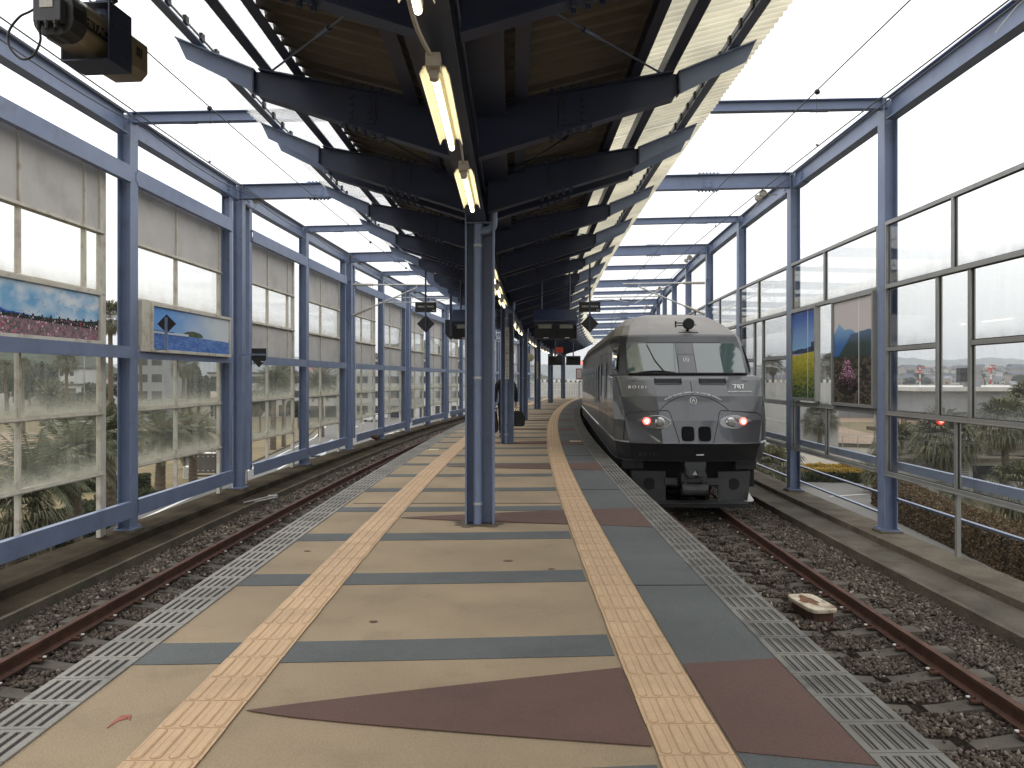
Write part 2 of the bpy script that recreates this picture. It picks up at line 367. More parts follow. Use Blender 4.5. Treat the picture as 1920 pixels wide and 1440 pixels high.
# tactile tiles: 0.3 m tiles with four raised bars, and slotted edge tiles
TACTR = mat('worn_outline', (.34, .215, .115), .8, var=.2, scale=5)
def tactile(u0, u1, name, detail_to=34.0):
    base = MB(); base.ab(SA, SB, u0+.001, u1-.001, .001, .0055, 60); struct(base.build(name, TACTD))
    t = MB(); dirt_ = MB(); w = u1-u0; s = SA; j = 0
    while s < SB:
        L_ = .30
        t.ab(s+.0035, s+L_-.0035, u0+.002*(j%2), u1-.002*((j+1)%2), .005, .0085+.0004*((j*7)%3), 1)
        if s < detail_to and s > 1.5:
            for q in range(4):
                cu = u0+w*(q+.5)/4; hw = .0215
                pts = []
                for aa in range(7): pts.append((s+.268+.019*math.sin(pi*aa/6), cu+hw*math.cos(pi*aa/6)))
                for aa in range(7): pts.append((s+.034-.019*math.sin(pi*aa/6), cu-hw*math.cos(pi*aa/6)))
                if s > 14: pts = [pts[0], pts[6], pts[7], pts[13]]
                vs = [P(a, b, .0086) for a, b in pts]; ctr = P(s+.15, cu, 0)
                if s < 20: ring = [P(s+.15+(a-s-.15)*1.035, cu+(b-cu)*1.16, .0096) for a, b in pts]; dirt_.add(ring, [tuple(range(len(ring)))])
                vs = [v+Vector((0, 0, .0013)) for v in vs]
                k = len(vs); top = []
                for a, b in pts:
                    top.append(P(s+.15+(a-s-.15)*.965, cu+(b-cu)*.72, .0145))
                t.add(vs+top, [(i, (i+1) % k, k+(i+1) % k, k+i) for i in range(k)]+[tuple(range(k, 2*k))])
        s += .30; j += 1
    struct(dirt_.build(name, TACTR)); return struct(t.build(name, TACT))
tactile(-1.69, -1.385, 'tactile_paving'); tactile(.47, .785, 'tactile_paving')
def edge_tiles(u0, u1, M_):
    b = MB(); b.ab(SA, SB, u0+.003, u1-.003, 0, .004, 60); struct(b.build('platform_edge', GROOVE))
    t = MB(); s = SA; w = u1-u0
    while s < SB:
        far = s > 26
        n = 6
        t.ab(s+.003, s+.297, u0, u0+.022, .001, .010, 1); t.ab(s+.003, s+.297, u1-.022, u1, .001, .010, 1)
        xs = [u0+.022+(w-.044)*i/5 for i in range(6)]
        for i in range(5):
            c = (xs[i]+xs[i+1])/2; g = .0125 if u0 < 0 else .0145
            # solid fields between the slots
            if not far: t.ab(s+.003, s+.297, xs[i], c-g, .001, .010, 1); t.ab(s+.003, s+.297, c+g, xs[i+1], .001, .010, 1)
            else: t.ab(s+.003, s+.297, xs[i], c-g, .001, .010, 1); t.ab(s+.003, s+.297, c+g, xs[i+1], .001, .010, 1)
            t.ab(s+.003, s+.028, c-g, c+g, .001, .010, 1); t.ab(s+.272, s+.297, c-g, c+g, .001, .010, 1)
            if s < 12 and u0 > 0: t.ab(s+.028, s+.272, c-.0035, c+.0035, .001, .0068, 1)
        s += .30
    return struct(t.build('platform_edge', M_))
edge_tiles(UL, UL+.30, GRATE); edge_tiles(UR-.305, UR, GRATEK)

# thin joints across the resin, and the brown stain round the foot of the first column
JN = mat('joint_line', (.06, .052, .04), .9)
b = MB()
for s_, ua, ub in ((6.02, .80, UR-.31), (11.2, .80, UR-.31), (9.98, -2.1, .45), (16.1, .8, UR-.31)): b.ab(s_, s_+.006, ua, ub, .004, .0095, 1)
b.build('platform_joint', JN)['kind'] = 'structure'
STAIN = mat('floor_stain', (.11, .080, .050), .9, var=.35, scale=9)
for cs_, uu, ra, rb, seed in ((8.68, -.47, .30, .27, 1), (19.17, -.47, .27, .24, 2), (6.9, -.15, .045, .03, 3), (6.6, .2, .03, .02, 4), (5.2, -1.0, .03, .02, 5), (7.3, -1.95, .03, .02, 6), (3.7, 1.12, .028, .022, 7)):
    rg = random.Random(seed); pts = []
    for k in range(26):
        a = 2*pi*k/26; q = .72+.38*rg.random(); pts.append(P(cs_-.04+math.sin(a)*rb*q, uu+math.cos(a)*ra*q, .0046))
    b = MB(); b.prism(pts, (0, 0, .0012)); b.build('platform_stain', STAIN if seed != 7 else GRATE)['kind'] = 'structure'
# ---- viaduct deck under both tracks, gutter strips, kerbs
deck = MB(); deck.ab(-3, 110, -7.0, 6.6, RZ-.9, RZ-.30, 50); struct(deck.build('viaduct_deck', CONC))
def strip(u0, u1, z0, z1, m, name, s1=110):
    mb = MB(); mb.ab(-3, s1, u0, u1, z0, z1, 60); return struct(mb.build(name, m))
strip(5.12, 5.66, RZ-.3, -1.10, CONC, 'gutter_strip'); strip(5.66, 6.26, RZ-.3, -1.0, CONCW, 'kerb')
strip(5.055, 5.115, RZ-.3, -1.085, CONCW, 'ballast_curb')
CONCM = mat('mossy_concrete', (.050, .040, .027), 1.0, spec=.03, var=.4, scale=1.4, bump=.6, bscale=30, dirt=(.026, .021, .016), dirtamt=.8, dscale=1.6)
strip(-6.25, -5.80, RZ-.3, -1.12, CONCM, 'gutter_strip'); strip(-6.95, -6.25, RZ-.3, -1.0, CONCM, 'kerb')
strip(-5.795, -5.735, RZ-.3, -1.10, CONCW, 'ballast_curb')
# ---- ballast bed and stones
BALB = mat('ballast_bed', (.022, .017, .013), 1.0, spec=.05, var=.5, scale=16, bump=1.0, bscale=28)  # bed colour darkened to stand in for shade between the stones
strip(UR-.05, 5.06, RZ-.3, RZ-.215, BALB, 'ballast'); strip(-5.735, UL+.05, RZ-.3, RZ-.215, BALB, 'ballast')
STONE, n_, l_, b_ = newmat('crushed_stone'); b_.inputs['Roughness'].default_value = .9
g_ = n_.new('ShaderNodeNewGeometry'); r_ = n_.new('ShaderNodeValToRGB'); l_.new(g_.outputs['Random Per Island'], r_.inputs[0])
r_.color_ramp.elements[0].color = (.050, .036, .027, 1); r_.color_ramp.elements[1].color = (.34, .29, .235, 1)
for p_, c_ in ((.35, (.078, .060, .045)), (.7, (.125, .098, .074)), (.93, (.18, .15, .12))):
    e_ = r_.color_ramp.elements.new(p_); e_.color = (*c_, 1)
tn_ = n_.new('ShaderNodeTexNoise'); tn_.inputs['Scale'].default_value = 1.3; tn_.inputs['Detail'].default_value = 3
l_.new(g_.outputs['Position'], tn_.inputs['Vector'])
mr_ = n_.new('ShaderNodeMapRange'); mr_.inputs['From Min'].default_value = .3; mr_.inputs['From Max'].default_value = .7; mr_.inputs['To Min'].default_value = .7; mr_.inputs['To Max'].default_value = 1.25
l_.new(tn_.outputs['Fac'], mr_.inputs['Value']); vm_ = n_.new('ShaderNodeVectorMath'); vm_.operation = 'SCALE'
l_.new(r_.outputs[0], vm_.inputs[0]); l_.new(mr_.outputs[0], vm_.inputs['Scale']); l_.new(vm_.outputs[0], b_.inputs['Base Color'])
def stones(regions, seed):
    rg = np.random.RandomState(seed)
    # base stone: irregular 8-corner lump
    cube = np.array([(x, y, z) for z in (-1, 1) for y in (-1, 1) for x in (-1, 1)], float)*.62
    faces = np.array([(0, 2, 3, 1), (4, 5, 7, 6), (0, 1, 5, 4), (2, 6, 7, 3), (0, 4, 6, 2), (1, 3, 7, 5)])
    V = []; n_tot = 0
    for (s0, s1, u0, u1, den, r0, r1) in regions:
        n = int((s1-s0)*(u1-u0)*den); n_tot += n
        s = rg.uniform(s0, s1, n); u = rg.uniform(u0, u1, n); r = rg.uniform(r0, r1, n)
        z = RZ-.228+rg.uniform(0, .035, n)
        side = u > 0; f0 = np.where(side, 3.45, 5.2); uc_ = np.where(side, 3.34, -4.25); ph = (s-f0+.34) % .68-.34; on_ = (np.abs(ph) < .14) & (np.abs(u-uc_) < 1.03); keep = ~on_ | (rg.rand(n) < .04)
        s, u, r, z = s[keep], u[keep], r[keep], z[keep]; n_tot += len(s)-n; n = len(s); z = z+np.where(np.abs(u-uc_[keep]) > 1.03, .022, 0)
        a = (s-S0)/RAD; X = RAD*(1-np.cos(a))+u*np.cos(a); Y = S0+RAD*np.sin(a)-u*np.sin(a)
        c = cube[None]*rg.uniform(.45, 1.25, (n, 8, 1))+rg.uniform(-.18, .18, (n, 8, 3))
        c *= np.stack([rg.uniform(.7, 1.5, n), rg.uniform(.7, 1.2, n), rg.uniform(.45, .9, n)], 1)[:, None]*r[:, None, None]
        q = rg.normal(size=(n, 4)); q /= np.linalg.norm(q, axis=1)[:, None]; w, x, y, zz = q.T
        R_ = np.stack([1-2*(y*y+zz*zz), 2*(x*y-zz*w), 2*(x*zz+y*w), 2*(x*y+zz*w), 1-2*(x*x+zz*zz), 2*(y*zz-x*w), 2*(x*zz-y*w), 2*(y*zz+x*w), 1-2*(x*x+y*y)], 1).reshape(n, 3, 3)
        c = np.einsum('nij,nkj->nki', R_, c)+np.stack([X, Y, z], 1)[:, None]
        V.append(c.reshape(-1, 3))
    V = np.concatenate(V); F_ = (np.arange(n_tot)[:, None, None]*8+faces[None]).reshape(-1)
    me = bpy.data.meshes.new('ballast_stones'); me.vertices.add(len(V)); me.vertices.foreach_set('co', V.ravel().astype(np.float32))
    nf = n_tot*6; me.loops.add(nf*4); me.loops.foreach_set('vertex_index', F_.astype(np.int32))
    me.polygons.add(nf); me.polygons.foreach_set('loop_start', np.arange(0, nf*4, 4, dtype=np.int32))
    me.update(calc_edges=True); me.materials.append(STONE)
    o = bpy.data.objects.new('ballast_stones', me); COL.objects.link(o)
    tag(o, 'loose brown crushed stone ballast around both tracks', 'gravel', kind='stuff'); return o
stones([(3.6, 9, 1.7, 5.06, 1900, .016, .034), (9, 17.5, 1.7, 5.06, 1100, .019, .037), (17.5, 30, 4.4, 5.06, 400, .028, .045),
        (5.5, 13, -5.73, -2.5, 1250, .018, .036), (13, 24, -5.73, -2.5, 620, .024, .042), (24, 48, -5.73, -2.6, 230, .034, .055)], 5)
# ---- the two tracks
def railway_track(uc, label, s_from, s_to, first_sleeper, nsl, pitch=.68):
    t = thing('railway_track', P(s_from, uc, RZ), label, 'railway track', 'railway tracks beside the platform')
    prof = [(-.032, 0), (.032, 0), (.032, -.028), (.009, -.040), (.009, -.125), (.060, -.140), (.060, -.152), (-.060, -.152), (-.060, -.140), (-.009, -.125), (-.009, -.040), (-.032, -.028)]
    for sg in (-1, 1):
        r = MB(); r.sweep([(uc+sg*.565+a, RZ+b) for a, b in prof], s_from, s_to, 60); r.build('rail', RUST, t)
    for i in range(nsl):
        s = first_sleeper+pitch*i
        if s > s_to: break
        M_ = frame(s, uc, RZ-.152); q = MB(); n = 10; vs = []; fs = []
        for j in range(n+1):
            x = -1.0+2.0*j/n; d = -.060*max(0, 1-(abs(x)/.5)**2.0); hw = .125-.03*max(0, 1-abs(x)/.6)
            for (yy, zz) in ((-hw, -.14), (hw, -.14), (hw*.86, -.006+d), (-hw*.86, -.006+d)): vs.append(M_ @ Vector((x, yy, zz)))
        for j in range(n):
            for k in range(4):
                a = j*4+k; b = j*4+(k+1) % 4; fs.append((a, b, b+4, a+4))
        fs += [(3, 2, 1, 0), (n*4, n*4+1, n*4+2, n*4+3)]; q.add(vs, fs)
        so = q.build('sleeper', SLEEPER, t)
        if s < 24:
            for sg in (-1, 1):
                for sd in (-1, 1):
                    x = sg*.565+sd*.095; cl = MB()
                    cl.box((x, 0, .012), (.09, .10, .018), M_); cl.box((x+sd*.012, 0, .03), (.035, .03, .028), M_)
                    cl.build('rail_fastening', RUST, so)
                cw = MB(); cw.box((sg*(.565-.135), .02, .034), (.035, .028, .012), M_); cw.build('clip', WHITEP, so)
    return t
railway_track(3.34, 'rusty track on the right of the platform under the train', -2, 105, 3.45, 34)
railway_track(-4.25, 'empty rusty track beside the left platform edge', -2, 105, 5.2, 66)
# ================================================================= STEEL FRAME along both sides of the tracks
CW0, CWP = 13.46, 4.95
def sc(i): return CW0+CWP*i
UWL, UWR = -6.60, 6.02
ZTL, ZTR = 5.96, 6.17
ILO, IHI = -2, 16
fr = thing('steel_frame', P(sc(0), UWL, -1.0), 'blue painted steel frame with portal columns and cross beams around the tracks', 'steel frame')
def H(mb, p0, p1, h, b, up=(0, 0, 1), tf=.014, tw=.010): mb.ibeam(p0, p1, h, b, tf, tw, up)
def radial(s): 
    a = head(s); return Vector((math.cos(a), -math.sin(a), 0))
for i in range(ILO, IHI):
    s = sc(i); deep = (i % 2 != 0); rd = radial(s); tg = (P(s+.1, 0)-P(s-.1, 0)).normalized()
    for side, U, ZT in ((-1, UWL, ZTL), (1, UWR, ZTR)):
        c = MB(); M_ = frame(s, U, 0)
        if side < 0 and deep:
            # a central column with two girt posts hung either side of it
            H(c, P(s, U+.02, -.96), P(s, U+.02, ZT-.02), .22, .20, rd)
            for ds in (-.60, .60):
                H(c, P(s+ds, U-.02, -.62), P(s+ds, U-.02, ZT-.36), .18, .17, rd)
            c.box((0, .02, -.955), (.34, .36, .02), M_)
        else:
            H(c, P(s, U, -.96), P(s, U, ZT-.02), .22, .26, rd)
            c.box((0, 0, -.955), (.30, .34, .02), M_)
        for bx in (-.12, .12):
            for by in (-.14, .14): c.box((bx, by, -.935), (.03, .03, .03), M_)
        col = c.build('column', BLUE, fr)
        pl = MB(); pl.box((0, 0, -.985), (.36, .38, .035), M_); pl.build('footing', CONCW, col)
    c = MB(); hh = .33 if deep else .175; p0 = P(s, UWL+.02, ZTL-hh/2); p1 = P(s, UWR-.02, ZTR-hh/2)
    H(c, p0, p1, hh, .20 if deep else .15)
    if deep:                                              # bolted splices
        for u in (-4.75, -1.0, 4.1):
            z = ZTL+(ZTR-ZTL)*(u-UWL)/(UWR-UWL)-hh/2; M_ = frame(s, u, z)
            c.box((0, 0, hh/2+.008), (.50, .17, .014), M_); c.box((0, 0, -hh/2-.008), (.50, .17, .014), M_); c.box((0, -.012, 0), (.22, .012, .24), M_)
            for q in range(6):
                for yy in (-.05, .05):
                    c.box((-.2+.08*q, yy, hh/2+.03), (.03, .03, .03), M_); c.box((-.2+.08*q, yy, -hh/2-.03), (.03, .03, .03), M_)
            for qx in (-.07, .07):
                for qz in (-.08, 0, .08): c.box((qx, -.024, qz), (.028, .02, .028), M_)
    else:
        for u in (-5.6, 4.9):
            z = ZTL+(ZTR-ZTL)*(u-UWL)/(UWR-UWL)-hh/2; c.box((0, 0, -hh/2-.006), (.3, .12, .012), frame(s, u, z))
    c.build('cross_beam', BLUE, fr)
def chan(s0, s1, u, z0, z1, d, t=.012):                   # a channel girt: web facing the tracks, flanges away
    mb = MB(); sg = -1 if u < 0 else 1
    a, b = (u, u+sg*d)
    lo, hi = min(a, a+sg*t), max(a, a+sg*t)
    mb.ab(s0, s1, lo, hi, z0, z1, 2); mb.ab(s0, s1, min(a+sg*t, b), max(a+sg*t, b), z0, z0+t, 2); mb.ab(s0, s1, min(a+sg*t, b), max(a+sg*t, b), z1-t, z1, 2)
    return mb
for i in range(ILO, IHI-1):
    s0, s1 = sc(i), sc(i+1)
    for U, ZT in ((UWL, ZTL), (UWR, ZTR)):
        mb = MB(); a = s0+.14; b = s1-.14; h = .36; zt = ZT-.03
        sg = 1 if U > 0 else -1; w = .19
        mb.ab(a, b, U-.006, U+.006, zt-h+.014, zt-.014, 2); mb.ab(a, b, U-w/2, U+w/2, zt-.014, zt, 2); mb.ab(a, b, U-w/2, U+w/2, zt-h, zt-h+.014, 2)
        for e_, dr in ((a, 1), (b, -1)):
            if (i if dr == 1 else i+1) % 2 == 0: continue
            for k in range(4):
                for j in (0, 1):
                    mb.box((-sg*.018, dr*(.08+.09*j+.35), zt-h/2-.11+.073*k), (.026, .028, .028), frame(e_, U, 0))
            mb.box((0, dr*.45, zt-h-.012), (.16, .5, .02), frame(e_, U, 0))
        mb.build('eaves_beam', BLUE, fr)
    zb = -.46-.0*i
    for z0, z1, off in ((4.78, 5.05, .13), (1.875, 2.07, .13), (-.76, -.49, .15)):
        chan(s0+(.10 if i % 2 == 0 else .62), s1-(.62 if i % 2 == 0 else .10), UWL+off-.01, z0, z1, .10).build('girt', BLUE, fr)
        mb = MB()
        for ss in (s0, s1):
            if i % 2 == 0 and ss == s0 or i % 2 and ss == s1: mb.box((.115, .13 if ss == s0 else -.13, (z0+z1)/2), (.01, .16, .16), frame(ss, UWL, 0))
        if mb.v: mb.build('girt_cleat', BLUE, fr)
    chan(s0+.14, s1-.14, UWR+.10, .04, .17, .08).build('girt', BLUE, fr)
    for z in ((-.42,) if i < 0 else (-.41, -.75)):
        mb = MB(); mb.ab(s0+.02, s1-.02, UWR+.125, UWR+.132, z-.05, z, 2); mb.ab(s0+.02, s1-.02, UWR+.07, UWR+.125, z-.006, z, 2); mb.build('guard_rail', GALV if False else BLUE, fr)
# service cable slung along the left eaves beam
for i in (-1, 0, 1, 2, 3):
    mb = MB(); pts = []
    for k in range(9): 
        t = k/8; s = sc(i)+CWP*t; pts.append(P(s, UWL+.30, 5.70-.10*4*t*(1-t)))
    mb.tube(pts, .008, 6); mb.build('service_cable', BLACK, fr)

# ================================================================= LEFT SCREENS (cream frames, dirty panes)
for i in range(-1, 15):
    s0, s1 = sc(i), sc(i+1); wide = (i % 2 != 0); U = UWL-.12
    a = s0+.36 if not wide else s0+.5; a = s0+.30 if not wide else s0+.78; b = s1-(.74 if not wide else .58)
    near = i <= 3
    mid = a+(b-a)*(.42 if wide else .455); ex = b-.50
    lab = ['pale framed window screen nearest the camera on the left, holding the flower field picture', 'window screen on the left behind the sea picture, its lower panes fogged',
           'left window screen just past the doubled blue column, with pale blank panels', 'second pale window screen beyond the sea picture, rust streak on its middle panel'][i+1] if i < 3 else 'narrow looking pale window screen far down the left side of the tracks'
    w = thing('window_screen', P((a+b)/2, U, -1.0), lab, 'window screen', 'pale window screens on the left')
    f = MB(); d0, d1 = U-.05, U+.02
    T = .045
    cols = [(a, a+T*1.4), (mid-T/2, mid+T/2), (b-T*1.8, b)]
    for q, (x, y) in enumerate(cols): f.ab(x, y, d0, d1, -.98 if q != 1 else -.62, 5.0, 1)
    if wide: f.ab(ex-T/2, ex+T/2, d0, d1, 2.10, 5.0, 1)
    for z in (.99, .03, 2.90, 3.86): f.ab(a, b, d0+.005, d1+.012, z-.032, z+.032, 1)
    for z in (.985, .025, 2.89, 3.85): f.ab(a, b, d1+.012, d1+.035, z-.012, z+.004, 1)
    f.build('frame', CREAM, w)
    f = MB(); f.ab(b+.06, b+.16, U-.10, U-.02, -.98, 5.0, 1); f.build('downpipe', CREAM, w)
    def cells(z0, z1, extra=False):
        e = [a+T*1.4, mid-T/2, mid+T/2, b-T*1.8]
        cs = [(e[0], e[1]), (e[2], e[3])]
        if extra and wide: cs = [(e[0], e[1]), (e[2], ex-T/2), (ex+T/2, e[3])]
        return cs
    gm = {0: GLASSL}
    for z0, z1, kind in ((.06, .96, 'g'), (1.02, 2.02, 'g'), (2.93, 3.83, 'u'), (3.89, 5.0, 'p'), (2.09, 2.87, 'p')):
        for (x, y) in cells(z0, z1, z0 > 2):
            if kind == 'p':
                p = MB(); p.ab(x, y, U-.025, U-.012, z0, z1, 1)
                p.build('blank_panel', PANEL, w)
            else:
                p = MB(); p.pane([P(x, U-.015, z0), P(y, U-.015, z0), P(y, U-.015, z1), P(x, U-.015, z1)], .006); p.build('glass', GLASSL if kind == 'g' else GLASSU, w)

# ================================================================= RIGHT SCREENS (aluminium frames, clear panes)
for i in range(-2, 12):
    s0, s1 = sc(i), sc(i+1); U = 5.95; a = s0+.14; b = s1-.12
    lab = {-1: 'aluminium glazed screen nearest the camera on the right, without any picture', 0: 'aluminium glazed screen on the right that carries the two tall pictures', 1: 'aluminium glazed screen on the right beside the train nose'}.get(i, 'aluminium glazed screen of the right side beyond the train nose' if i > 1 else 'aluminium glazed screen beside the camera')
    w = thing('glazed_screen', P((a+b)/2, U, 0), lab, 'window screen', 'aluminium glazed screens on the right')
    f = MB(); T = .066; d0, d1 = U-.035, U+.035
    tm = s0+2.68; m1 = s0+2.24; m2 = s0+3.10; bm = s0+2.60
    f.ab(a, a+T, d0, d1, -.04, 4.10, 1); f.ab(b-T, b, d0, d1, -.04, 4.10, 1)
    f.ab(a+T, b-T, d0-.01, d1, 4.04, 4.10, 1)
    for z in (3.035, .98, -.005): f.ab(a+T, b-T, d0-.012, d1, z-.035, z+.035, 1); f.ab(a+T, b-T, d0-.035, d0-.012, z-.035, z-.02, 1)
    f.ab(tm-T/2, tm+T/2, d0, d1-.004, 3.07, 4.04, 1); f.ab(bm-T/2, bm+T/2, d0, d1-.004, .03, .945, 1)
    if i == -1: f.ab(bm-.03, bm+.03, d0+.01, d1-.004, -.9, -.04, 1)
    for q in (m1, m2): f.ab(q-T/2, q+T/2, d0-.006, d1-.004, 1.015, 3.0, 1)
    f.ab(a+T, m1-T/2, d0, d1-.004, 1.985, 2.05, 1); f.ab(m2+T/2, b-T, d0, d1-.004, 1.985, 2.05, 1)
    f.build('frame', ALU, w)
    cs = [(a+T, tm, 3.07, 4.04), (tm, b-T, 3.07, 4.04), (a+T, m1, 1.015, 1.985), (a+T, m1, 2.05, 3.0), (m1, m2, 1.015, 3.0), (m2, b-T, 1.015, 1.985), (m2, b-T, 2.05, 3.0), (a+T, bm, .03, .945), (bm, b-T, .03, .945)]
    q = MB(); gk = .013
    for (x, y, z0, z1) in cs:
        for m_ in ((x+T/2, x+T/2+gk, z0+.01, z1-.01), (y-T/2-gk, y-T/2, z0+.01, z1-.01), (x+.03, y-.03, z0, z0+gk), (x+.03, y-.03, z1-gk, z1)):
            q.ab(m_[0], m_[1], U-.012, U+.006, m_[2], m_[3], 1)
    q.build('gasket', GASK, w)
    for (x, y, z0, z1) in cs:
        p = MB(); p.pane([P(y, U+.01, z0), P(x, U+.01, z0), P(x, U+.01, z1), P(y, U+.01, z1)], .006); p.build('glass', GLASSR, w)
    if i == -1:
        pass
# ================================================================= PLATFORM CANOPY
UCC = -.47
cn = thing('platform_canopy', P(8.68, UCC, 0), 'dark butterfly canopy on blue columns over the middle of the platform', 'canopy')
CS, CP = 8.68, 10.49
rail_names = []
for k in range(-1, 6):
    s = CS+CP*k
    c = MB(); M_ = frame(s, UCC, 0)
    # H column: web faces the camera, flanges left and right
    for x in (-.143, .143): c.bb(x-.009, x+.009, -.15, .15, 0, 3.60, M_)
    c.bb(-.134, .134, -.006, .006, 0, 3.60, M_)
    c.bb(-.134, .134, -.148, .148, 3.18, 3.194, M_)
    col = c.build('column', BLUE, cn, bevel=.004)
    d = MB(); pts = [M_ @ Vector(p) for p in [(-.022, -.085, 0.0), (-.022, -.085, 3.00), (-.01, -.085, 3.07), (.02, -.085, 3.10), (.10, -.085, 3.115), (.135, -.085, 3.16), (.14, -.085, 3.24), (.14, -.085, 3.5)]]; pts = smooth(pts, 4)
    d.tube(pts, .047, 14); d.build('downpipe', BLUE, col, smooth=True, auto=.6)
    d = MB()
    for z in (.22, 1.55, 2.95): d.tube([M_ @ Vector((-.022, -.085, z-.014)), M_ @ Vector((-.022, -.085, z+.014))], .052, 14); d.box((-.022, -.146, z), (.05, .02, .018), M_)
    d.build('pipe_clamp', GALV, col)
# spine beam and gutter
UCC -= .025
b = MB(); b.sweep([(UCC-.09, 3.20), (UCC+.09, 3.20), (UCC+.09, 3.215), (UCC+.012, 3.22), (UCC+.012, 3.50), (UCC+.085, 3.50), (UCC+.085, 3.515), (UCC-.085, 3.515), (UCC-.085, 3.50), (UCC-.012, 3.50), (UCC-.012, 3.22), (UCC-.09, 3.215)], -2, 64, 40)
b.build('spine_beam', NAVY_SHADE, cn)
UCC += .025
b = MB(); b.sweep([(UCC-.30, 3.86), (UCC-.30, 3.60), (UCC+.30, 3.60), (UCC+.30, 3.86), (UCC+.29, 3.86), (UCC+.29, 3.612), (UCC-.29, 3.612), (UCC-.29, 3.86)], -2, 64, 40); b.build('gutter', NAVY_SHADE, cn)
SL = .26
def zr(d): return 3.69+SL*d                               # underside of the sheets at distance d from the middle
arm_s = []
for k in range(-2, 21):
    c = CS+5.245*(k/2.0) if False else None
base = [CS+5.245*k for k in range(-2, 11)]
for c in base:
    arm_s += [c-.21, c+.25, c+2.74]
arm_s = [-.6, 1.8, 4.1, 6.38, 8.47, 8.93, 11.2, 13.5, 13.95, 16.25, 18.6, 19.4, 21.4, 23.7, 24.15]+[26.4+2.45*k for k in range(15)]
for s in arm_s:
    for sg in (-1, 1):
        M_ = frame(s, UCC, 0) @ Matrix.Diagonal((sg, 1, 1, 1))
        a = MB(); tw = .006
        # tapered I: web deep at the middle, cut corner at the tip
        def bot(d): return 3.25+.31*d
        def top(d): return 3.675+.185*(d)
        ds = [.09, .4, .8, 1.2, 1.62]; bt = [bot(d) for d in ds]; tp = [top(d)-.03 for d in ds]
        poly = [(d, z) for d, z in zip(ds, bt)]+[(1.66, bt[-1]+.04), (1.66, tp[-1])]+[(d, z) for d, z in list(zip(ds, tp))[::-1]]
        vs = [M_ @ Vector((x, -tw, z)) for x, z in poly]; a.prism(vs, (M_.to_3x3() @ Vector((0, 2*tw, 0))))
        def fl(p, q, w, t):                              # flange plate from p to q (x,z)
            (x0, z0), (x1, z1) = p, q
            vs = [M_ @ Vector(v) for v in ((x0, -w/2, z0), (x1, -w/2, z1), (x1, w/2, z1), (x0, w/2, z0))]
            a.prism(vs, (0, 0, t))
        for j in range(4):
            fl((ds[j], bt[j]-.012), (ds[j+1], bt[j+1]-.012), .125, .014); fl((ds[j], tp[j]), (ds[j+1], tp[j+1]), .125, .012)
        a.bb(1.655, 1.667, -.062, .062, bt[-1]+.03, tp[-1]+.01, M_)
        # bolted splice
        a.bb(.72, .96, -.016, .016, bot(.84)+.03, top(.84)-.06, M_)
        for x in (.77, .91):
            for q in range(4):
                z = bot(.84)+.07+q*.055; a.bb(x-.013, x+.013, -.030, .030, z-.013, z+.013, M_)
        for q in range(5):
            x = .66+.075*q
            for y in (-.04, .04):
                a.bb(x-.014, x+.014, y-.014, y+.014, bot(x)-.045, bot(x)-.008, M_); a.bb(x-.014, x+.014, y-.014, y+.014, top(x)-.03, top(x)+.012, M_)
        a.build('rafter', NAVY_SHADE, cn)
        # outer bracket, same blue paint as the rafters, whose colour has shade put in
        a = MB(); x0, x1 = 1.667, 2.27; z0, z1 = top(1.66)-.03, zr(2.27)-.085
        dpt0, dpt1 = .165, .15
        vs = [M_ @ Vector((x, -.005, z)) for x, z in ((x0, z0-dpt0), (x1-.07, z1-dpt1), (x1, z1), (x0, z0))]; a.prism(vs, M_.to_3x3() @ Vector((0, .01, 0)))
        fl((x0, z0), (x1, z1), .10, .01)
        a.build('eaves_bracket', BLUE, cn)
# purlins
for sg in (-1, 1):
    def pr(d, w, zlo, zhi, m, nm='purlin'):
        b = MB(); u = UCC+sg*d; b.sweep([(u-w/2, zlo), (u+w/2, zlo), (u+w/2, zlo+.01), (u-w/2+.01, zlo+.01), (u-w/2+.01, zhi), (u-w/2, zhi)], -2, 64, 40); b.build(nm, m, cn)
    pr(1.60, .085, zr(1.60)-.11, zr(1.60)-.005, NAVY_SHADE); pr(1.32, .075, zr(1.32)-.11, zr(1.32)-.005, NAVY_SHADE); pr(.42, .10, zr(.42)-.11, zr(.42)-.005, NAVY_SHADE)
    pr(2.10, .075, zr(2.10)-.085, zr(2.10)-.004, BLUE, 'eaves_angle')
    # small cleats along the eaves angle
    b = MB(); s = 2.0
    while s < 40:
        M_ = frame(s, UCC+sg*2.06, 0); b.bb(-.012, .012, -.03, .03, zr(2.06)-.06, zr(2.06), M_); s += .31
    b.ab(2.0, 40, UCC+sg*2.06-.004, UCC+sg*2.06+.004, zr(2.06)-.05, zr(2.06)-.035, 12); b.build('sheet_hook_bar', BLACK, cn)
# profiled sheets: ribs run down the slope
def ribbed(d0, d1, s0, s1, pitch, dep, m, name, sg, lift=0.0, th=.004, ragged=True):
    b = MB(); prof = []
    s = s0
    while s < s1:
        prof += [(s, 0), (s+pitch*.30, 0), (s+pitch*.42, dep), (s+pitch*.88, dep)]; s += pitch
    vs = []; 
    for (q, h) in prof:
        for d in (d0, d1):
            vs.append(P(q, UCC+sg*d, zr(d)+h+lift)); 
    n = len(prof); o = b.add(vs+[v+Vector((0, 0, th)) for v in vs], [])
    k = 2*n
    for i in range(n-1):
        a = 2*i
        b.add([], []); b.f += [(o+a, o+a+1, o+a+3, o+a+2), (o+k+a, o+k+a+2, o+k+a+3, o+k+a+1), (o+a+1, o+k+a+1, o+k+a+3, o+a+3), (o+a, o+a+2, o+k+a+2, o+k+a)]
        b.m += [0]*4
    b.build(name, m, cn)
s = -2.0
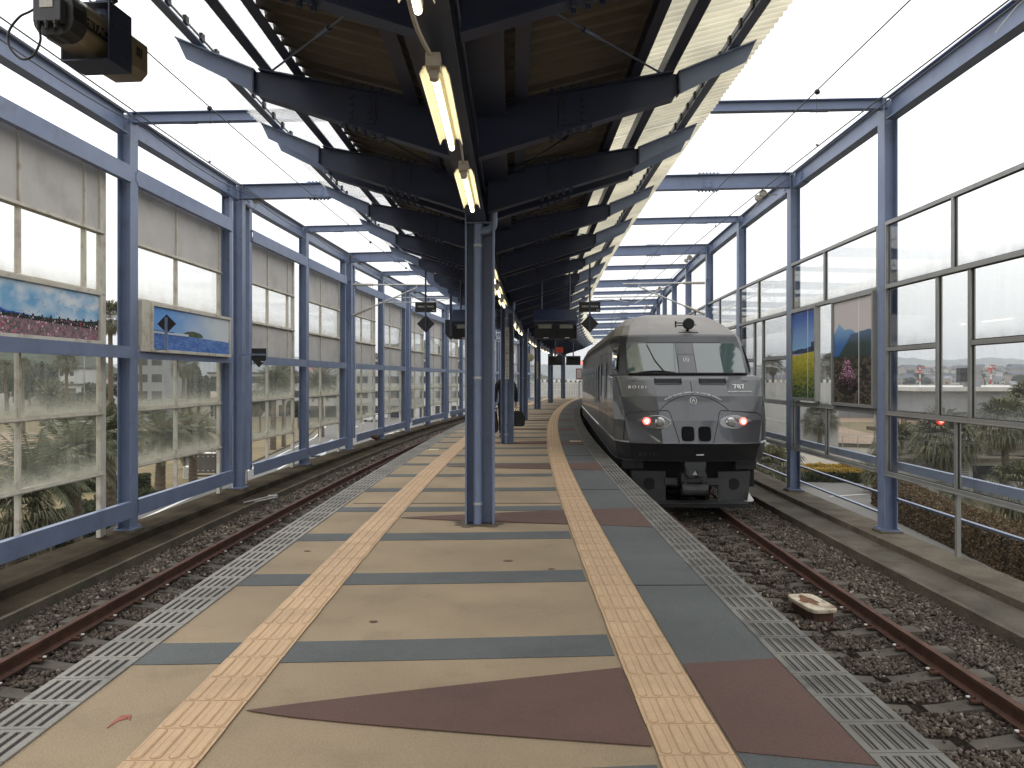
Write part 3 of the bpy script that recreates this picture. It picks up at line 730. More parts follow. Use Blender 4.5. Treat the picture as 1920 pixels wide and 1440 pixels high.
while s < 63:
    e = min(s+5.245, 63.5)
    for sg in (-1, 1):
        ribbed(.30, 1.36, s, e, .20 if s < 20 else .35, .045, DECK, 'roof_sheet', sg)
        ribbed(1.33, 2.43, s, e, .105 if s < 30 else .35, .032, SHEETR if sg > 0 else SHEETL, 'translucent_sheet', sg, .006)
    s = e
b = MB(); b.sweep([(UCC-.31, 3.90), (UCC+.31, 3.90), (UCC+.31, 3.905), (UCC-.31, 3.905)], -2, 64, 40); b.build('gutter_cover', DECK, cn)
# tie rods with turnbuckles, crossing each bay
seq = sorted(arm_s)
for j, (x, y) in enumerate(zip(seq[:-1], seq[1:])):
    if y-x < 1 or x > 34: continue
    for sg in (-1, 1):
        p0 = P(x+.1, UCC+sg*1.5, 3.92) if (j % 2) else P(x+.1, UCC+sg*.25, 3.62)
        p1 = P(y-.1, UCC+sg*.25, 3.62) if (j % 2) else P(y-.1, UCC+sg*1.5, 3.92)
        b = MB(); b.tube([p0, p1], .008, 6); c1, c2 = p0.lerp(p1, .44), p0.lerp(p1, .54); b.tube([c1, c2], .018, 6); b.build('tie_rod', NAVY_SHADE, cn)
# cable conduit on the spine beam
b = MB(); b.tube([P(s, UCC+.06+.006*math.sin(s*1.3), 3.50+.006*math.sin(s*2)) for s in np.arange(-1, 40, .5)], .014, 6); b.build('conduit', NAVY_SHADE, cn)

# ---- fluorescent lamps under the spine beam
lamp_pos = [.1, 2.02, 3.98, 5.93, 9.35, 11.4, 13.55, 15.75, 20.1, 22.3, 24.5, 26.7, 30.7, 32.9, 35.1, 37.3, 41.2, 43.4, 45.6, 47.8, 51.6, 53.8, 56, 58.2]
lm = thing('tube_lamp', (0, 0, 0), 'x', 'ceiling lamp', 'fluorescent lamps under the canopy spine')
q = MB()                                                  # folded reflector, open at the ends, tube below
prof = [(-.074, -.014), (-.058, .020), (-.031, .030), (-.018, .004), (.018, .004), (.031, .030), (.058, .020), (.074, -.014)]
inner = [(x*.96, z-.004) for x, z in prof][::-1]; pp = prof+inner; n = len(pp); L0, L1 = 0, 1.22
vs = [(x, L0, z) for x, z in pp]+[(x, L1, z) for x, z in pp]
q.add(vs, [(j, (j+1) % n, n+(j+1) % n, n+j) for j in range(n)])
q.build('reflector', REFL, lm)
q = MB(); q.tube([(0, .02, -.025), (0, 1.27, -.025)], .0165, 12); q.build('tube', TUBE, lm, smooth=True, auto=.8)
q = MB(); q.bb(-.035, .035, -.07, .03, -.005, .06); q.bb(-.02, .02, -.02, .012, -.05, .0); q.tube([(0, -.025, -.025), (0, .03, -.025)], .026, 10); q.bb(-.02, .02, 1.24, 1.275, -.02, .03); q.bb(-.03, .03, .2, 1.0, .03, .10)
q.build('lamp_holder', PORC, lm)
place_names = ['fluorescent tube lamp passing overhead just before the camera', 'fluorescent lamp cut by the top edge of the view', 'large bright fluorescent lamp nearest ahead under the spine beam', 'second fluorescent lamp, just before the first blue column',
               'fluorescent lamp just past the first blue column']
for j, s in enumerate(lamp_pos):
    M_ = frame(s, -.505 if s < 5 else (-.47 if s < 7 else -.45), 3.058)
    lab = place_names[j] if j < 5 else 'small looking fluorescent lamp in the lamp row beyond the first column'
    if j == 0: place(lm, M_); lm['label'] = lab
    else: copy_thing(lm, M_, lab)
b = MB(); b.tube(smooth([P(1.9, -.57, 3.19), P(2.4, -.59, 3.18), P(3.3, -.57, 3.18), P(3.7, -.56, 3.15), P(3.95, -.51, 3.10)]), .012, 6)
b.tube([P(5.2, -.49, 3.09), P(5.5, -.47, 3.17), P(5.9, -.47, 3.09)], .008, 6); b.build('lamp_cable', PORC, cn)
# ================================================================= PICTURES, SIGNS, DISPLAYS, CAMERA
PRINT = attr_mat('printed_picture', .25)
def raster(img, p00, ax, ay, name, parent):
    """img (h, w, 3) printed on a flat board: p00 lower-left corner, ax and ay its edges"""
    h, w, _ = img.shape; xs, ys = np.meshgrid(np.arange(w+1)/w, np.arange(h+1)/h)
    p00, ax, ay = np.array(p00), np.array(ax), np.array(ay)
    V = p00+xs[..., None]*ax+ys[..., None]*ay; V = V.reshape(-1, 3)-np.array(ORG[parent.name])
    i = np.arange(h)[:, None]*(w+1)+np.arange(w)[None]; F_ = np.stack([i, i+1, i+w+2, i+w+1], -1).reshape(-1, 4)
    me = bpy.data.meshes.new(name); me.vertices.add(len(V)); me.vertices.foreach_set('co', V.ravel().astype(np.float32))
    me.loops.add(F_.size); me.loops.foreach_set('vertex_index', F_.ravel().astype(np.int32)); me.polygons.add(len(F_)); me.polygons.foreach_set('loop_start', np.arange(0, F_.size, 4, dtype=np.int32)); me.update(calc_edges=True)
    ca = me.color_attributes.new('print', 'FLOAT_COLOR', 'CORNER'); c = np.ones((h*w, 4, 4), np.float32); c[:, :, :3] = np.clip(img, 0, 1).reshape(-1, 1, 3); ca.data.foreach_set('color', c.ravel())
    me.materials.append(PRINT); o = bpy.data.objects.new(name, me); COL.objects.link(o); o.parent = parent; ORG[o.name] = ORG[parent.name]; return o
def noise2(h, w, sc_, seed, oct_=4):
    rg = np.random.RandomState(seed); o = np.zeros((h, w)); amp = 1; tot = 0
    for k in range(oct_):
        gh, gw = int(h/sc_*2**k)+3, int(w/sc_*2**k)+3; g = rg.rand(gh, gw); y = np.linspace(0, gh-2.01, h); x = np.linspace(0, gw-2.01, w)
        yi, xi = y.astype(int), x.astype(int); fy, fx = (y-yi)[:, None], (x-xi)[None]; fy = fy*fy*(3-2*fy); fx = fx*fx*(3-2*fx)
        o += amp*((g[yi][:, xi]*(1-fy)*(1-fx)+g[yi+1][:, xi]*fy*(1-fx)+g[yi][:, xi+1]*(1-fy)*fx+g[yi+1][:, xi+1]*fy*fx)); tot += amp; amp *= .5
    return o/tot
def C(r, g, b): return np.array([(v/255.)**2.2 for v in (r, g, b)])
def mix(a, b, t): t = np.clip(t, 0, 1)[..., None]; return a*(1-t)+b*t
def picture_flowers(h=90, w=260):
    y, x = np.mgrid[0:h, 0:w]; v = y/h; t = x/w
    n = noise2(h, w, 40, 1); im = mix(C(185, 205, 220)+0*n[..., None], C(110, 165, 205), (n-.42)*3); im = mix(im, C(215, 222, 226), (noise2(h, w, 30, 2)-.5)*4)
    ridge = .62-.9*np.clip(t-.02, 0, .22)-.22*np.clip(t-.2, 0, .3); im[v < ridge] = C(45, 80, 160)
    tl = .34+.06*noise2(1, w, 6, 3)[0][None]+.22*np.clip(t-.75, 0, 1)+.04*(np.sin(t*90) > .75); m_ = v < tl; im[m_] = C(38, 50, 48)
    fl = .33-.10*t; f = v < fl; n2 = noise2(h, w, 5, 4, 3); im[f] = mix(C(85, 85, 75), C(148, 115, 130), (n2*1.8-.4))[f]
    rg = np.random.RandomState(5)
    for _ in range(420):
        cx, cy = rg.randint(0, w), int(rg.rand()*.36*h); r = rg.choice([1, 1, 2]); c = [C(210, 130, 165), C(225, 205, 212), C(185, 70, 95), C(160, 105, 125)][rg.randint(4)]
        im[max(0, cy-r//2):cy+r, cx:cx+r] = c
    for _ in range(26):
        cx, cy = rg.randint(90, w-20), int((.35+rg.rand()*.4)*h); im[cy:cy+2, cx:cx+2] = C(150, 120, 140)
    return im
def picture_sea(h=90, w=220):
    y, x = np.mgrid[0:h, 0:w]; v = y/h; t = x/w
    im = mix(mix(C(120, 165, 215)+0*v[..., None], C(95, 150, 215), v*1.1), C(200, 208, 212), t*1.5-.25+.5*(noise2(h, w, 30, 7)-.5))
    sea = v < .40-.06*t; n = noise2(h, w, 6, 8); im[sea] = mix(C(55, 95, 165), C(95, 135, 195), n*1.6-.4+.15*np.sin(v*90+t*30))[sea]
    isl = (((t-.48)/.13)**2+((v-.395)/.12)**2 < 1) & (v > .37); im[isl] = mix(C(48, 62, 45), C(85, 95, 65), noise2(h, w, 5, 9))[isl]
    br = (v > .37) & (v < .425) & (t < .42); im[br] = C(190, 200, 212); pil = (v > .33) & (v < .375) & (t < .42) & (np.sin(t*160) > .3); im[pil] = C(60, 70, 90)
    im[(v < .44) & (v > .42) & (t < .25)] = C(50, 80, 150)
    return im
def picture_field(h=220, w=64):
    y, x = np.mgrid[0:h, 0:w]; v = y/h; t = x/w
    im = mix(C(120, 160, 200)+0*v[..., None], C(22, 72, 145), (v-.55)*2.6)
    tree = v < .535+.03*t+.03*noise2(1, w, 6, 11)[0][None]+.05*((t > .8) & (t < .95)); im[tree] = C(40, 55, 78)
    f = v < .49+.035*t; n = noise2(h, w, 4, 12, 3); im[f] = mix(mix(C(60, 85, 50), C(175, 165, 50), v*2.1+n*.8-.45), C(30, 45, 25), (.55-n-v*.8)*2.2)[f]
    im[(v < .505) & (v > .488) & (t < .4)] = C(165, 150, 175)
    im[:, int(w*.68)] = C(225, 225, 220); return im
def picture_mountain(h=230, w=84):
    y, x = np.mgrid[0:h, 0:w]; v = y/h; t = x/w
    im = np.ones((h, w, 3))*C(186, 178, 175)
    r1 = .71+.07*np.maximum(0, 1-np.abs(t-.14)/.14)-.25*np.clip(.14-t, 0, 1)+.0*t; r1 = r1-.30*np.clip(t-.45, 0, .3)
    m1 = v < r1; im[m1] = mix(C(60, 95, 150), C(110, 150, 185), (v-.55)*5)[m1]
    r2 = .44+.62*np.clip(t-.12, 0, .34)+.06*np.clip(t-.46, 0, 1)*1.2-.15*np.clip(t-.85, 0, 1)+.02*noise2(1, w, 8, 14)[0][None]
    m2 = v < r2; im[m2] = mix(C(52, 66, 62), C(70, 92, 120), (v-.56)*9)[m2]
    g = v < .435+.03*noise2(1, w, 5, 15)[0][None]; n = noise2(h, w, 5, 16, 3); im[g] = mix(C(38, 36, 32), C(92, 84, 72), n*1.9-.5)[g]
    rg = np.random.RandomState(17)
    for _ in range(700):
        a = rg.rand(); cx = .36+rg.normal()*.17*(1-a*.55); cy = .12+a*.30
        if abs(cx-.36) > .30*(1.15-a): continue
        c = [C(175, 110, 150), C(120, 70, 100), C(215, 170, 195), C(60, 30, 45)][rg.randint(4)] if cy > .18 else [C(40, 25, 30), C(190, 150, 165)][int(rg.rand() > .8)]
        im[int(cy*h):int(cy*h)+2, min(w-2, int(cx*w))] = c
    bush = ((t-.36)/.28)**2+((v-.16)/.09)**2 < 1; im[bush] = im[bush]*.35
    im[:, int(w*.66)] = C(225, 225, 222); return im
def board(s0, s1, u, z0, z1, img, label, side, vertical=False, box=None):
    """framed picture facing the tracks; u is its face"""
    sg = 1 if side > 0 else -1                             # body extends outwards
    t = thing('poster_board', P((s0+s1)/2, u, z0), label, 'poster board', 'framed pictures')
    m_ = ALU if side > 0 else CREAM; fw = .055
    f = MB(); a0, a1 = u-.012, u+.085*sg
    lo, hi = min(u-.012*sg, u+.085*sg), max(u-.012*sg, u+.085*sg)
    f.ab(s0-fw, s0, lo, hi, z0-fw, z1+fw, 1); f.ab(s1, s1+fw, lo, hi, z0-fw, z1+fw, 1); f.ab(s0, s1, lo, hi, z1, z1+fw, 1); f.ab(s0, s1, lo, hi, z0-fw, z0, 1); f.ab(s0, s1, u+.03*sg if sg > 0 else u-.085, u+.085 if sg > 0 else u-.03, z0, z1, 1)
    f.build('frame', m_, t)
    ua = u+.022*sg
    if side < 0: p0, p1 = P(s0, ua, z0), P(s1, ua, z0)     # seen from the track the far end lies to the right
    else: p0, p1 = P(s1, ua, z0), P(s0, ua, z0)
    raster(img, p0, p1-p0, (0, 0, z1-z0), 'picture', t); return t
t = board(9.65, 12.60, -6.60, 2.125, 2.835, picture_flowers(), 'wide framed picture of pink flowers under a cloudy blue sky', -1)
t = board(13.98, 17.45, -6.42, 2.055, 2.80, picture_sea(), 'wide framed picture of a blue bay with a small dark island', -1)
q = MB(); q.ab(13.62, 13.92, -6.66, -6.44, 2.0, 2.86, 1); q.build('end_box', CREAM, t)
board(16.52, 18.05, 5.86, 1.13, 2.97, picture_field(), 'tall framed picture of a yellow field under deep blue sky', 1)
board(13.70, 15.50, 5.86, 1.09, 2.97, picture_mountain(), 'tall framed picture of blue mountains above a pink flowering bush', 1)

# ---- stopping-place signs: black plates seen from the back
WH = mat('white_letter', (.75, .75, .72), .5, var=.02)
def plate(mb, pts, M_, th=.004): mb.prism([M_ @ Vector(p) for p in pts], M_.to_3x3() @ Vector((0, th, 0)))
def bolt_dots(mb, pts, M_):
    for p in pts: mb.box(p, (.012, .012, .012), M_)
# diamond on the left girt
M_ = frame(14.05, -6.22, 2.06); t = thing('diamond_sign', M_.translation, 'black diamond plate on a short post in front of the sea picture', 'sign')
q = MB(); plate(q, [(0, 0, .265), (.165, 0, .43), (0, 0, .595), (-.165, 0, .43)], M_); q.build('plate', BLACK, t)
q = MB(); q.bb(-.022, .022, -.03, -.004, 0, .54, M_); q.bb(-.30, .022, -.03, -.004, -.03, 0.0, M_); bolt_dots(q, [(0, -.036, .40), (0, -.036, .50), (0, -.036, .46)], M_); q.build('post', BLUE, t)
# shield on the doubled left column
M_ = frame(18.0, -6.36, 0); t = thing('shield_sign', frame(18.0, -6.22, 2.1).translation, 'black shield shaped plate bolted beside the doubled blue column on the left', 'sign')
M_ = frame(18.0, -5.98, 1.78)
q = MB(); plate(q, [(-.165, 0, .18), (0, 0, 0), (.165, 0, .18), (.165, 0, .43), (-.165, 0, .43)], M_); q.build('plate', BLACK, t)
q = MB(); q.bb(-.42, .155, -.02, -.003, .27, .31, M_); q.bb(-.44, -.40, -.03, .12, .13, .32, M_); q.build('bracket', BLUE, t)
q = MB(); q.bb(.05, .12, -.003, -.001, .125, .14, M_); q.build('label_mark', WH, t)
# hanging pairs under the canopy edges
for sg, lab in ((-1, 'black rectangular and diamond plates hanging on one pole at the left canopy edge'), (1, 'black rectangular and diamond plates hanging on one pole by the train')):
    s = 16.4; u = -.36+sg*1.66; M_ = frame(s, u, 0); t = thing('hanging_sign', P(s, u, 3.9), lab, 'sign', 'stop signs hanging under the canopy edges')
    q = MB(); q.bb(-.215, .215, 0, .006, 2.88, 3.085, M_); o = q.build('plate', BLACK, t)
    text_mesh('OENOTFENO', .052, WH, t, M_ @ Matrix.Translation((0, -.0025, 2.992)) @ Matrix.Rotation(pi/2, 4, 'X'), .001, 1.05)
    q = MB(); q.bb(.13, .19, -.002, 0, 2.915, 2.925, M_); q.build('small_print', WH, t)
    q = MB(); plate(q, [(0, 0, 2.46), (.18, 0, 2.645), (0, 0, 2.83), (-.18, 0, 2.645)], M_); q.build('plate', BLACK, t)
    q = MB(); q.bb(-.016, .016, -.03, -.004, 2.52, 3.95, M_); q.bb(-.05, .05, -.05, .03, 3.93, 3.97, M_); q.build('pole', NAVY_SHADE, t)
s = 20.4; u = -1.95; M_ = frame(s, u, 0); t = thing('hanging_sign', P(s, u, 3.9), 'black shield plate hanging on a pole left of the first column, beside the display', 'sign')
q = MB(); plate(q, [(-.15, 0, 2.66), (0, 0, 2.50), (.15, 0, 2.66), (.15, 0, 3.02), (-.15, 0, 3.02)], M_); q.build('plate', BLACK, t)
q = MB(); q.bb(-.03, .03, -.05, -.004, 2.60, 3.95, M_); q.build('pole', NAVY_SHADE, t)
# ---- departure displays
def display(s, u, label):
    M_ = frame(s, u, 0); t = thing('departure_display', P(s, u, 3.0), label, 'display', 'departure displays hanging under the canopy')
    q = MB(); vs = [(-.47, 0, 2.99), (.43, 0, 2.99), (.47, -.22, 2.74), (-.47, -.22, 2.74)]
    q.prism([M_ @ Vector(v) for v in vs], (0, 0, .02)); q.bb(-.45, .45, 0, .22, 2.68, 3.01, M_); q.bb(-.46, .46, -.23, -.215, 2.735, 2.765, M_); q.build('hood', NAVY_SHADE, t)
    for x in (-.225, .225):
        q = MB(); q.bb(x-.222, x+.222, -.10, .20, 2.38, 2.66, M_); sc_ = q.build('screen', BLACKG, t)
        q = MB(); q.bb(x-.14, x+.14, -.13, -.103, 2.60, 2.685, M_); q.build('screen_label', mat('grey_label', (.20, .20, .18), .6), t)
        q = MB(); q.bb(x-.03, x+.07, -.103, -.1005, 2.392, 2.405, M_); q.build('badge', WH, t)
    q = MB()
    for x in (-.3, .3): q.tube([M_ @ Vector((x, .08, 3.0)), M_ @ Vector((x, .08, 3.8))], .02, 8)
    q.build('hanger', NAVY_SHADE, t); return t
display(17.3, .63, 'black twin screen display with a sloping blue hood, hanging right of the first column')
display(17.3, -1.10, 'black twin screen display half hidden behind the first column')
# ---- vertical text plates on the columns
for k, (txt, z0, lab) in enumerate([('この先ホームが狭くなっています', 1.0, 'white strip of vertical writing on the second blue column'), None and 0 or ('足元にご注意ください', 1.0, 'small white strip of vertical writing on the fourth blue column')]):
    kk = (1, 3)[k]; M_ = frame(CS+CP*kk, UCC, 0); h = 1.22 if k == 0 else .85; zc = 1.62+h/2-.1
    t = thing('column_sign', M_ @ Vector((.0, -.155, zc)), lab, 'sign')
    q = MB(); q.bb(-.045, .045, -.16, -.148, zc-h/2, zc+h/2, M_); q.build('plate', mat('cream_plate', (.50, .48, .42), .5), t)
    n = len(txt)
    for j, ch in enumerate(txt):
        text_mesh(ch, h/n*.92, BLACK, t, M_ @ Matrix.Translation((0, -.1615, zc+h/2-(j+.5)*h/n)) @ Matrix.Rotation(pi/2, 4, 'X'), .0008)
# ---- red emergency boxes with round black horns, further along
RED = mat('red_box', (.55, .05, .03), .5)
for (s, u, lab) in ((25.5, -1.75, 'small red box over a round black horn hanging left of the second column'), (34.0, .78, 'small red box over a round black horn hanging above the platform by the train')):
    M_ = frame(s, u, 0); t = thing('platform_alarm', P(s, u, 3.5), lab, 'alarm'); z = 2.40 if s < 30 else 2.72
    q = MB(); q.bb(-.16, .16, -.06, .06, z-.11, z+.11, M_); q.build('box', RED, t)
    q = MB(); q.bb(-.015, .015, -.015, .015, z+.11, 3.9, M_); q.bb(-.012, .012, -.012, .012, z-.3, z-.1, M_); q.build('hanger', NAVY_SHADE, t)
    q = MB(); q.tube([M_ @ Vector((0, y, z-.36)) for y in (-.10, -.06, .02, .10)], [.14, .15, .10, .05], 14); q.build('horn', BLACK, t, smooth=True, auto=.7)
M_ = frame(CS+CP*3-1.2, UCC-.30, 0); t = thing('loudspeaker', M_ @ Vector((0, 0, 2.5)), 'large pale beige round loudspeaker hanging beside the fourth column', 'loudspeaker')
q = MB(); q.tube([M_ @ Vector((0, y, 2.53)) for y in (-.2, -.18, .1, .25)], [.13, .20, .20, .1], 16); q.build('shell', mat('beige_shell', (.40, .36, .27), .5), t, smooth=True, auto=.7)
q = MB(); q.tube([M_ @ Vector((0, 0, 2.72)), M_ @ Vector((0, 0, 3.7))], .02, 6); q.build('hanger', NAVY_SHADE, t)
# driver monitors far along the platform
for j, (s, u) in enumerate(((36.0, .55), (36.0, 1.35))):
    M_ = frame(s, u, 0); t = thing('driver_monitor', P(s, u, 2.5), ['dark boxy monitor hanging far along the platform, left one of the two', 'dark boxy monitor hanging far along the platform, right one beside the train roof'][j], 'monitor', 'monitors hanging far along the platform')
    q = MB(); vs = [(-.32, 0, 2.12), (.32, 0, 2.12), (.32, 0, 2.52), (-.32, 0, 2.52)]; q.prism([M_ @ Vector(v) for v in vs], M_.to_3x3() @ Vector((0, .35, 0))); q.build('case', BLACK, t)
    q = MB(); q.tube([M_ @ Vector((0, .1, 2.5)), M_ @ Vector((0, .1, 3.8))], .03, 6); q.bb(-.25, .25, -.16, 0, 2.46, 2.50, M_); q.build('hanger', NAVY_SHADE, t)
# pink and white sign at the far platform end
M_ = frame(52, 1.25, 0); t = thing('notice_sign', P(52, 1.25, 0), 'pink and white notice board far along the platform beside the train', 'sign')
q = MB(); q.bb(-.20, .20, -.03, .03, 1.45, 2.15, M_); q.build('board', mat('pink_board', (.42, .05, .09), .6), t)
q = MB(); q.bb(-.15, .15, -.036, -.03, 1.52, 2.08, M_); q.build('face', WH, t)
q = MB(); q.bb(-.03, .03, -.03, .03, 0, 1.35, M_); q.build('post', GALV, t)
# grit bin shaped black feet under the last column seen
# ---- surveillance camera near the lens, hung from the left canopy edge
BRONZE = mat('bronze_housing', (.24, .205, .145), .38, metal=.15, var=.08, scale=6, coat=.3)
GREYB = mat('grey_box', (.060, .062, .066), .5); BLK = mat('black_cap', (.014, .013, .012), .45)
dirv = Vector((.05, .544, .0)).normalized(); org = Vector((-2.13, 3.70, 3.205))
rx = dirv.cross(Vector((0, 0, 1))).normalized(); rz = rx.cross(dirv).normalized()
MC = Matrix(((rx.x, dirv.x, rz.x, org.x), (rx.y, dirv.y, rz.y, org.y), (rx.z, dirv.z, rz.z, org.z), (0, 0, 0, 1))) @ Matrix.Scale(1.25, 4)
t = thing('security_camera', MC @ Vector((0, .3, 0)), 'bronze and black security camera hanging close by at the upper left', 'security camera')
def extr(prof, y0, y1, m, name, sm=False, mb=None, par=None, bev=0):
    q = mb or MB(); n = len(prof); vs = [MC @ Vector((x, y0, z)) for x, z in prof]+[MC @ Vector((x, y1, z)) for x, z in prof]
    q.add(vs, [(j, (j+1) % n, n+(j+1) % n, n+j) for j in range(n)]+[tuple(range(n))[::-1], tuple(range(n, 2*n))]); 
    return q.build(name, m, par or t, bevel=bev) if mb is None else q
body = [(-.062, -.072), (.030, -.072), (.066, -.035), (.066, .02), (.072, .03), (.072, .055), (.045, .085), (-.045, .085), (-.072, .055), (-.072, .03), (-.066, .02), (-.066, -.035)]
extr(body, .03, .42, BRONZE, 'housing', bev=.004)
extr([(-.066, -.076), (.05, -.076), (.078, -.045), (.078, .07), (.05, .092), (-.05, .092), (-.078, .07), (-.078, -.045)], .36, .47, BRONZE, 'sun_hood', bev=.006)
extr([(-.055, -.07), (.045, -.07), (.062, -.03), (.062, .06), (-.062, .06), (-.062, -.03)], .471, .478, BLK, 'lens_window')
cap = [(math.cos(a)*.078*(1+.12*abs(math.sin(2*a))), math.sin(a)*.082*(1+.12*abs(math.sin(2*a)))) for a in [2*pi*k/24 for k in range(24)]]
extr(cap, -.02, .06, BLK, 'end_cap', bev=.006)
extr([(-.055, -.036), (-.05, -.042), (.045, -.042), (.05, -.036), (.05, .038), (.045, .044), (-.05, .044), (-.055, .038)], -.052, -.015, GREYB, 'connector_box', bev=.003)
extr([(-.028, .006), (.022, .006), (.022, .040), (-.028, .040)], -.055, -.050, mat('rating_plate', (.62, .60, .54), .5, var=.08, scale=60), 'rating_plate')
for x in (-.036, -.004, .03):
    q = MB(); q.tube([MC @ Vector((x, -.046, -.040)), MC @ Vector((x, -.046, -.052)), MC @ Vector((x, -.046, -.053)), MC @ Vector((x, -.046, -.068))], [.013, .013, .010, .010], 8); q.build('cable_gland', BLK, t)
q = MB(); q.tube([MC @ p for p in smooth([(-.036, -.046, -.066), (-.030, -.046, -.11), (-.055, -.05, -.165), (-.10, -.05, -.175), (-.145, -.05, -.13), (-.155, -.04, -.07), (-.13, -.02, -.01), (-.10, 0, .02), (-.05, .06, .10)])], .0055, 8); q.build('cable', BLK, t, smooth=True)
q = MB(); q.tube([MC @ Vector(p) for p in [(.02, .02, .085), (.10, .10, .12), (.13, .16, .12), (.08, .20, .13)]], .009, 8); q.build('cable', BLK, t, smooth=True)
q = MB(); y0, y1 = .165, .315                                # U-shaped yoke, open at the left
for (x0, x1, z0, z1) in ((-.10, .098, -.100, -.094), (.092, .098, -.094, .12), (-.10, -.094, -.094, -.03)):
    q.add([MC @ Vector((x, y, z)) for x in (x0, x1) for y in (y0, y1) for z in (z0, z1)], [(0, 1, 3, 2), (4, 6, 7, 5), (0, 4, 5, 1), (2, 3, 7, 6), (0, 2, 6, 4), (1, 5, 7, 3)])
q.add([MC @ Vector((x, y, z)) for x in (-.02, .098) for y in (y0, y1) for z in (.12, .126)], [(0, 1, 3, 2), (4, 6, 7, 5), (0, 4, 5, 1), (2, 3, 7, 6), (0, 2, 6, 4), (1, 5, 7, 3)])
for y in (.20, .28):
    for z in (-.05, .05): q.tube([MC @ Vector((.098, y, z)), MC @ Vector((.106, y, z))], .008, 6)
q.build('yoke', NAVY_SHADE, t)
q = MB(); p = MC @ Vector((.03, .24, .12)); q.tube([p, (p.x, p.y, 4.12)], .024, 10); q.tube([(p.x, p.y, p.z-.03), (p.x, p.y, p.z+.05)], .04, 10); q.build('mounting_pole', BLUE, t)
q = MB(); vs = [(.070, y, z) for y in (.62, .66) for z in (.0, .035)]
for y in (.385, .40, .415): q.tube([MC @ Vector((.080, y, .0)), MC @ Vector((.080, y, .04))], .004, 4)
q.build('vent_slot', BLK, t)
q = MB(); q.add([MC @ Vector((x, y, z)) for x in (.0725, .0735) for y in (.14, .36) for z in (-.012+.045, .052)], [(0, 1, 3, 2), (4, 6, 7, 5), (0, 4, 5, 1), (2, 3, 7, 6), (0, 2, 6, 4), (1, 5, 7, 3)])
SIDE = MC @ Matrix.Translation((.0695, .155, .006)) @ Matrix.Rotation(pi/2, 4, 'Z') @ Matrix.Rotation(pi/2, 4, 'X')
q = MB(); q.add([MC @ Vector((x, y, z)) for x in (.066, .0685) for y in (.055, .26) for z in (-.020, .030)], [(0, 1, 3, 2), (4, 6, 7, 5), (0, 4, 5, 1), (2, 3, 7, 6), (0, 2, 6, 4), (1, 5, 7, 3)]); q.build('name_plate', BLK, t)
text_mesh('HITACHI', .044, BRONZE, t, SIDE, .001, 1.1)
# ================================================================= OVERHEAD LINE
WIRE = mat('wire', (.045, .04, .035), .5)
for side, uc, zc, zm, lab in ((1, 3.30, 4.15, 4.76, 'overhead wires above the right track'), (-1, -3.85, 4.18, 4.85, 'overhead wires above the left track')):
    t = thing('overhead_line', P(28, uc, zc), lab, 'overhead line')
    mast = [-2, 28.31, 58, 88]
    def zmes(s):
        for a, b in zip(mast[:-1], mast[1:]):
            if a <= s <= b: q = (s-a)/(b-a); return zm+.10-.40*q*(1-q)
        return zm
    ss = list(np.arange(-2, 100, 1.5))
    q = MB(); q.tube([P(s, uc, zc) for s in ss], .0065, 6); q.build('contact_wire', WIRE, t)
    q = MB(); q.tube([P(s, uc-.02*side, zmes(s)) for s in ss], .007, 6); q.build('carrier_wire', WIRE, t)
    s = 9.1 if side > 0 else 9.95
    while s < 60:
        q = MB(); q.tube([P(s, uc, zc+.01), P(s, uc-.01*side, zmes(s)-.01)], .0028, 5)
        q.tube([P(s-.03, uc, zc+.005), P(s+.03, uc, zc+.03)], .012, 6); q.build('dropper', WIRE, t)
        if int(s) % 2 or side < 0:
            q = MB(); q.tube([P(s-.035, uc, zmes(s)), P(s, uc, zmes(s)), P(s+.035, uc, zmes(s))], [.015, .034, .015], 10); q.build('clamp', BLACK, t)
        s += 4.9
def insulator(mb, p0, p1, n, r0, r1):                      # ribbed insulator between two points
    p0, p1 = Vector(p0), Vector(p1); pts = []; rr = []
    for k in range(2*n+1):
        pts.append(p0.lerp(p1, k/(2*n))); rr.append(r1 if k % 2 else r0)
    mb.tube(pts, rr, 12)
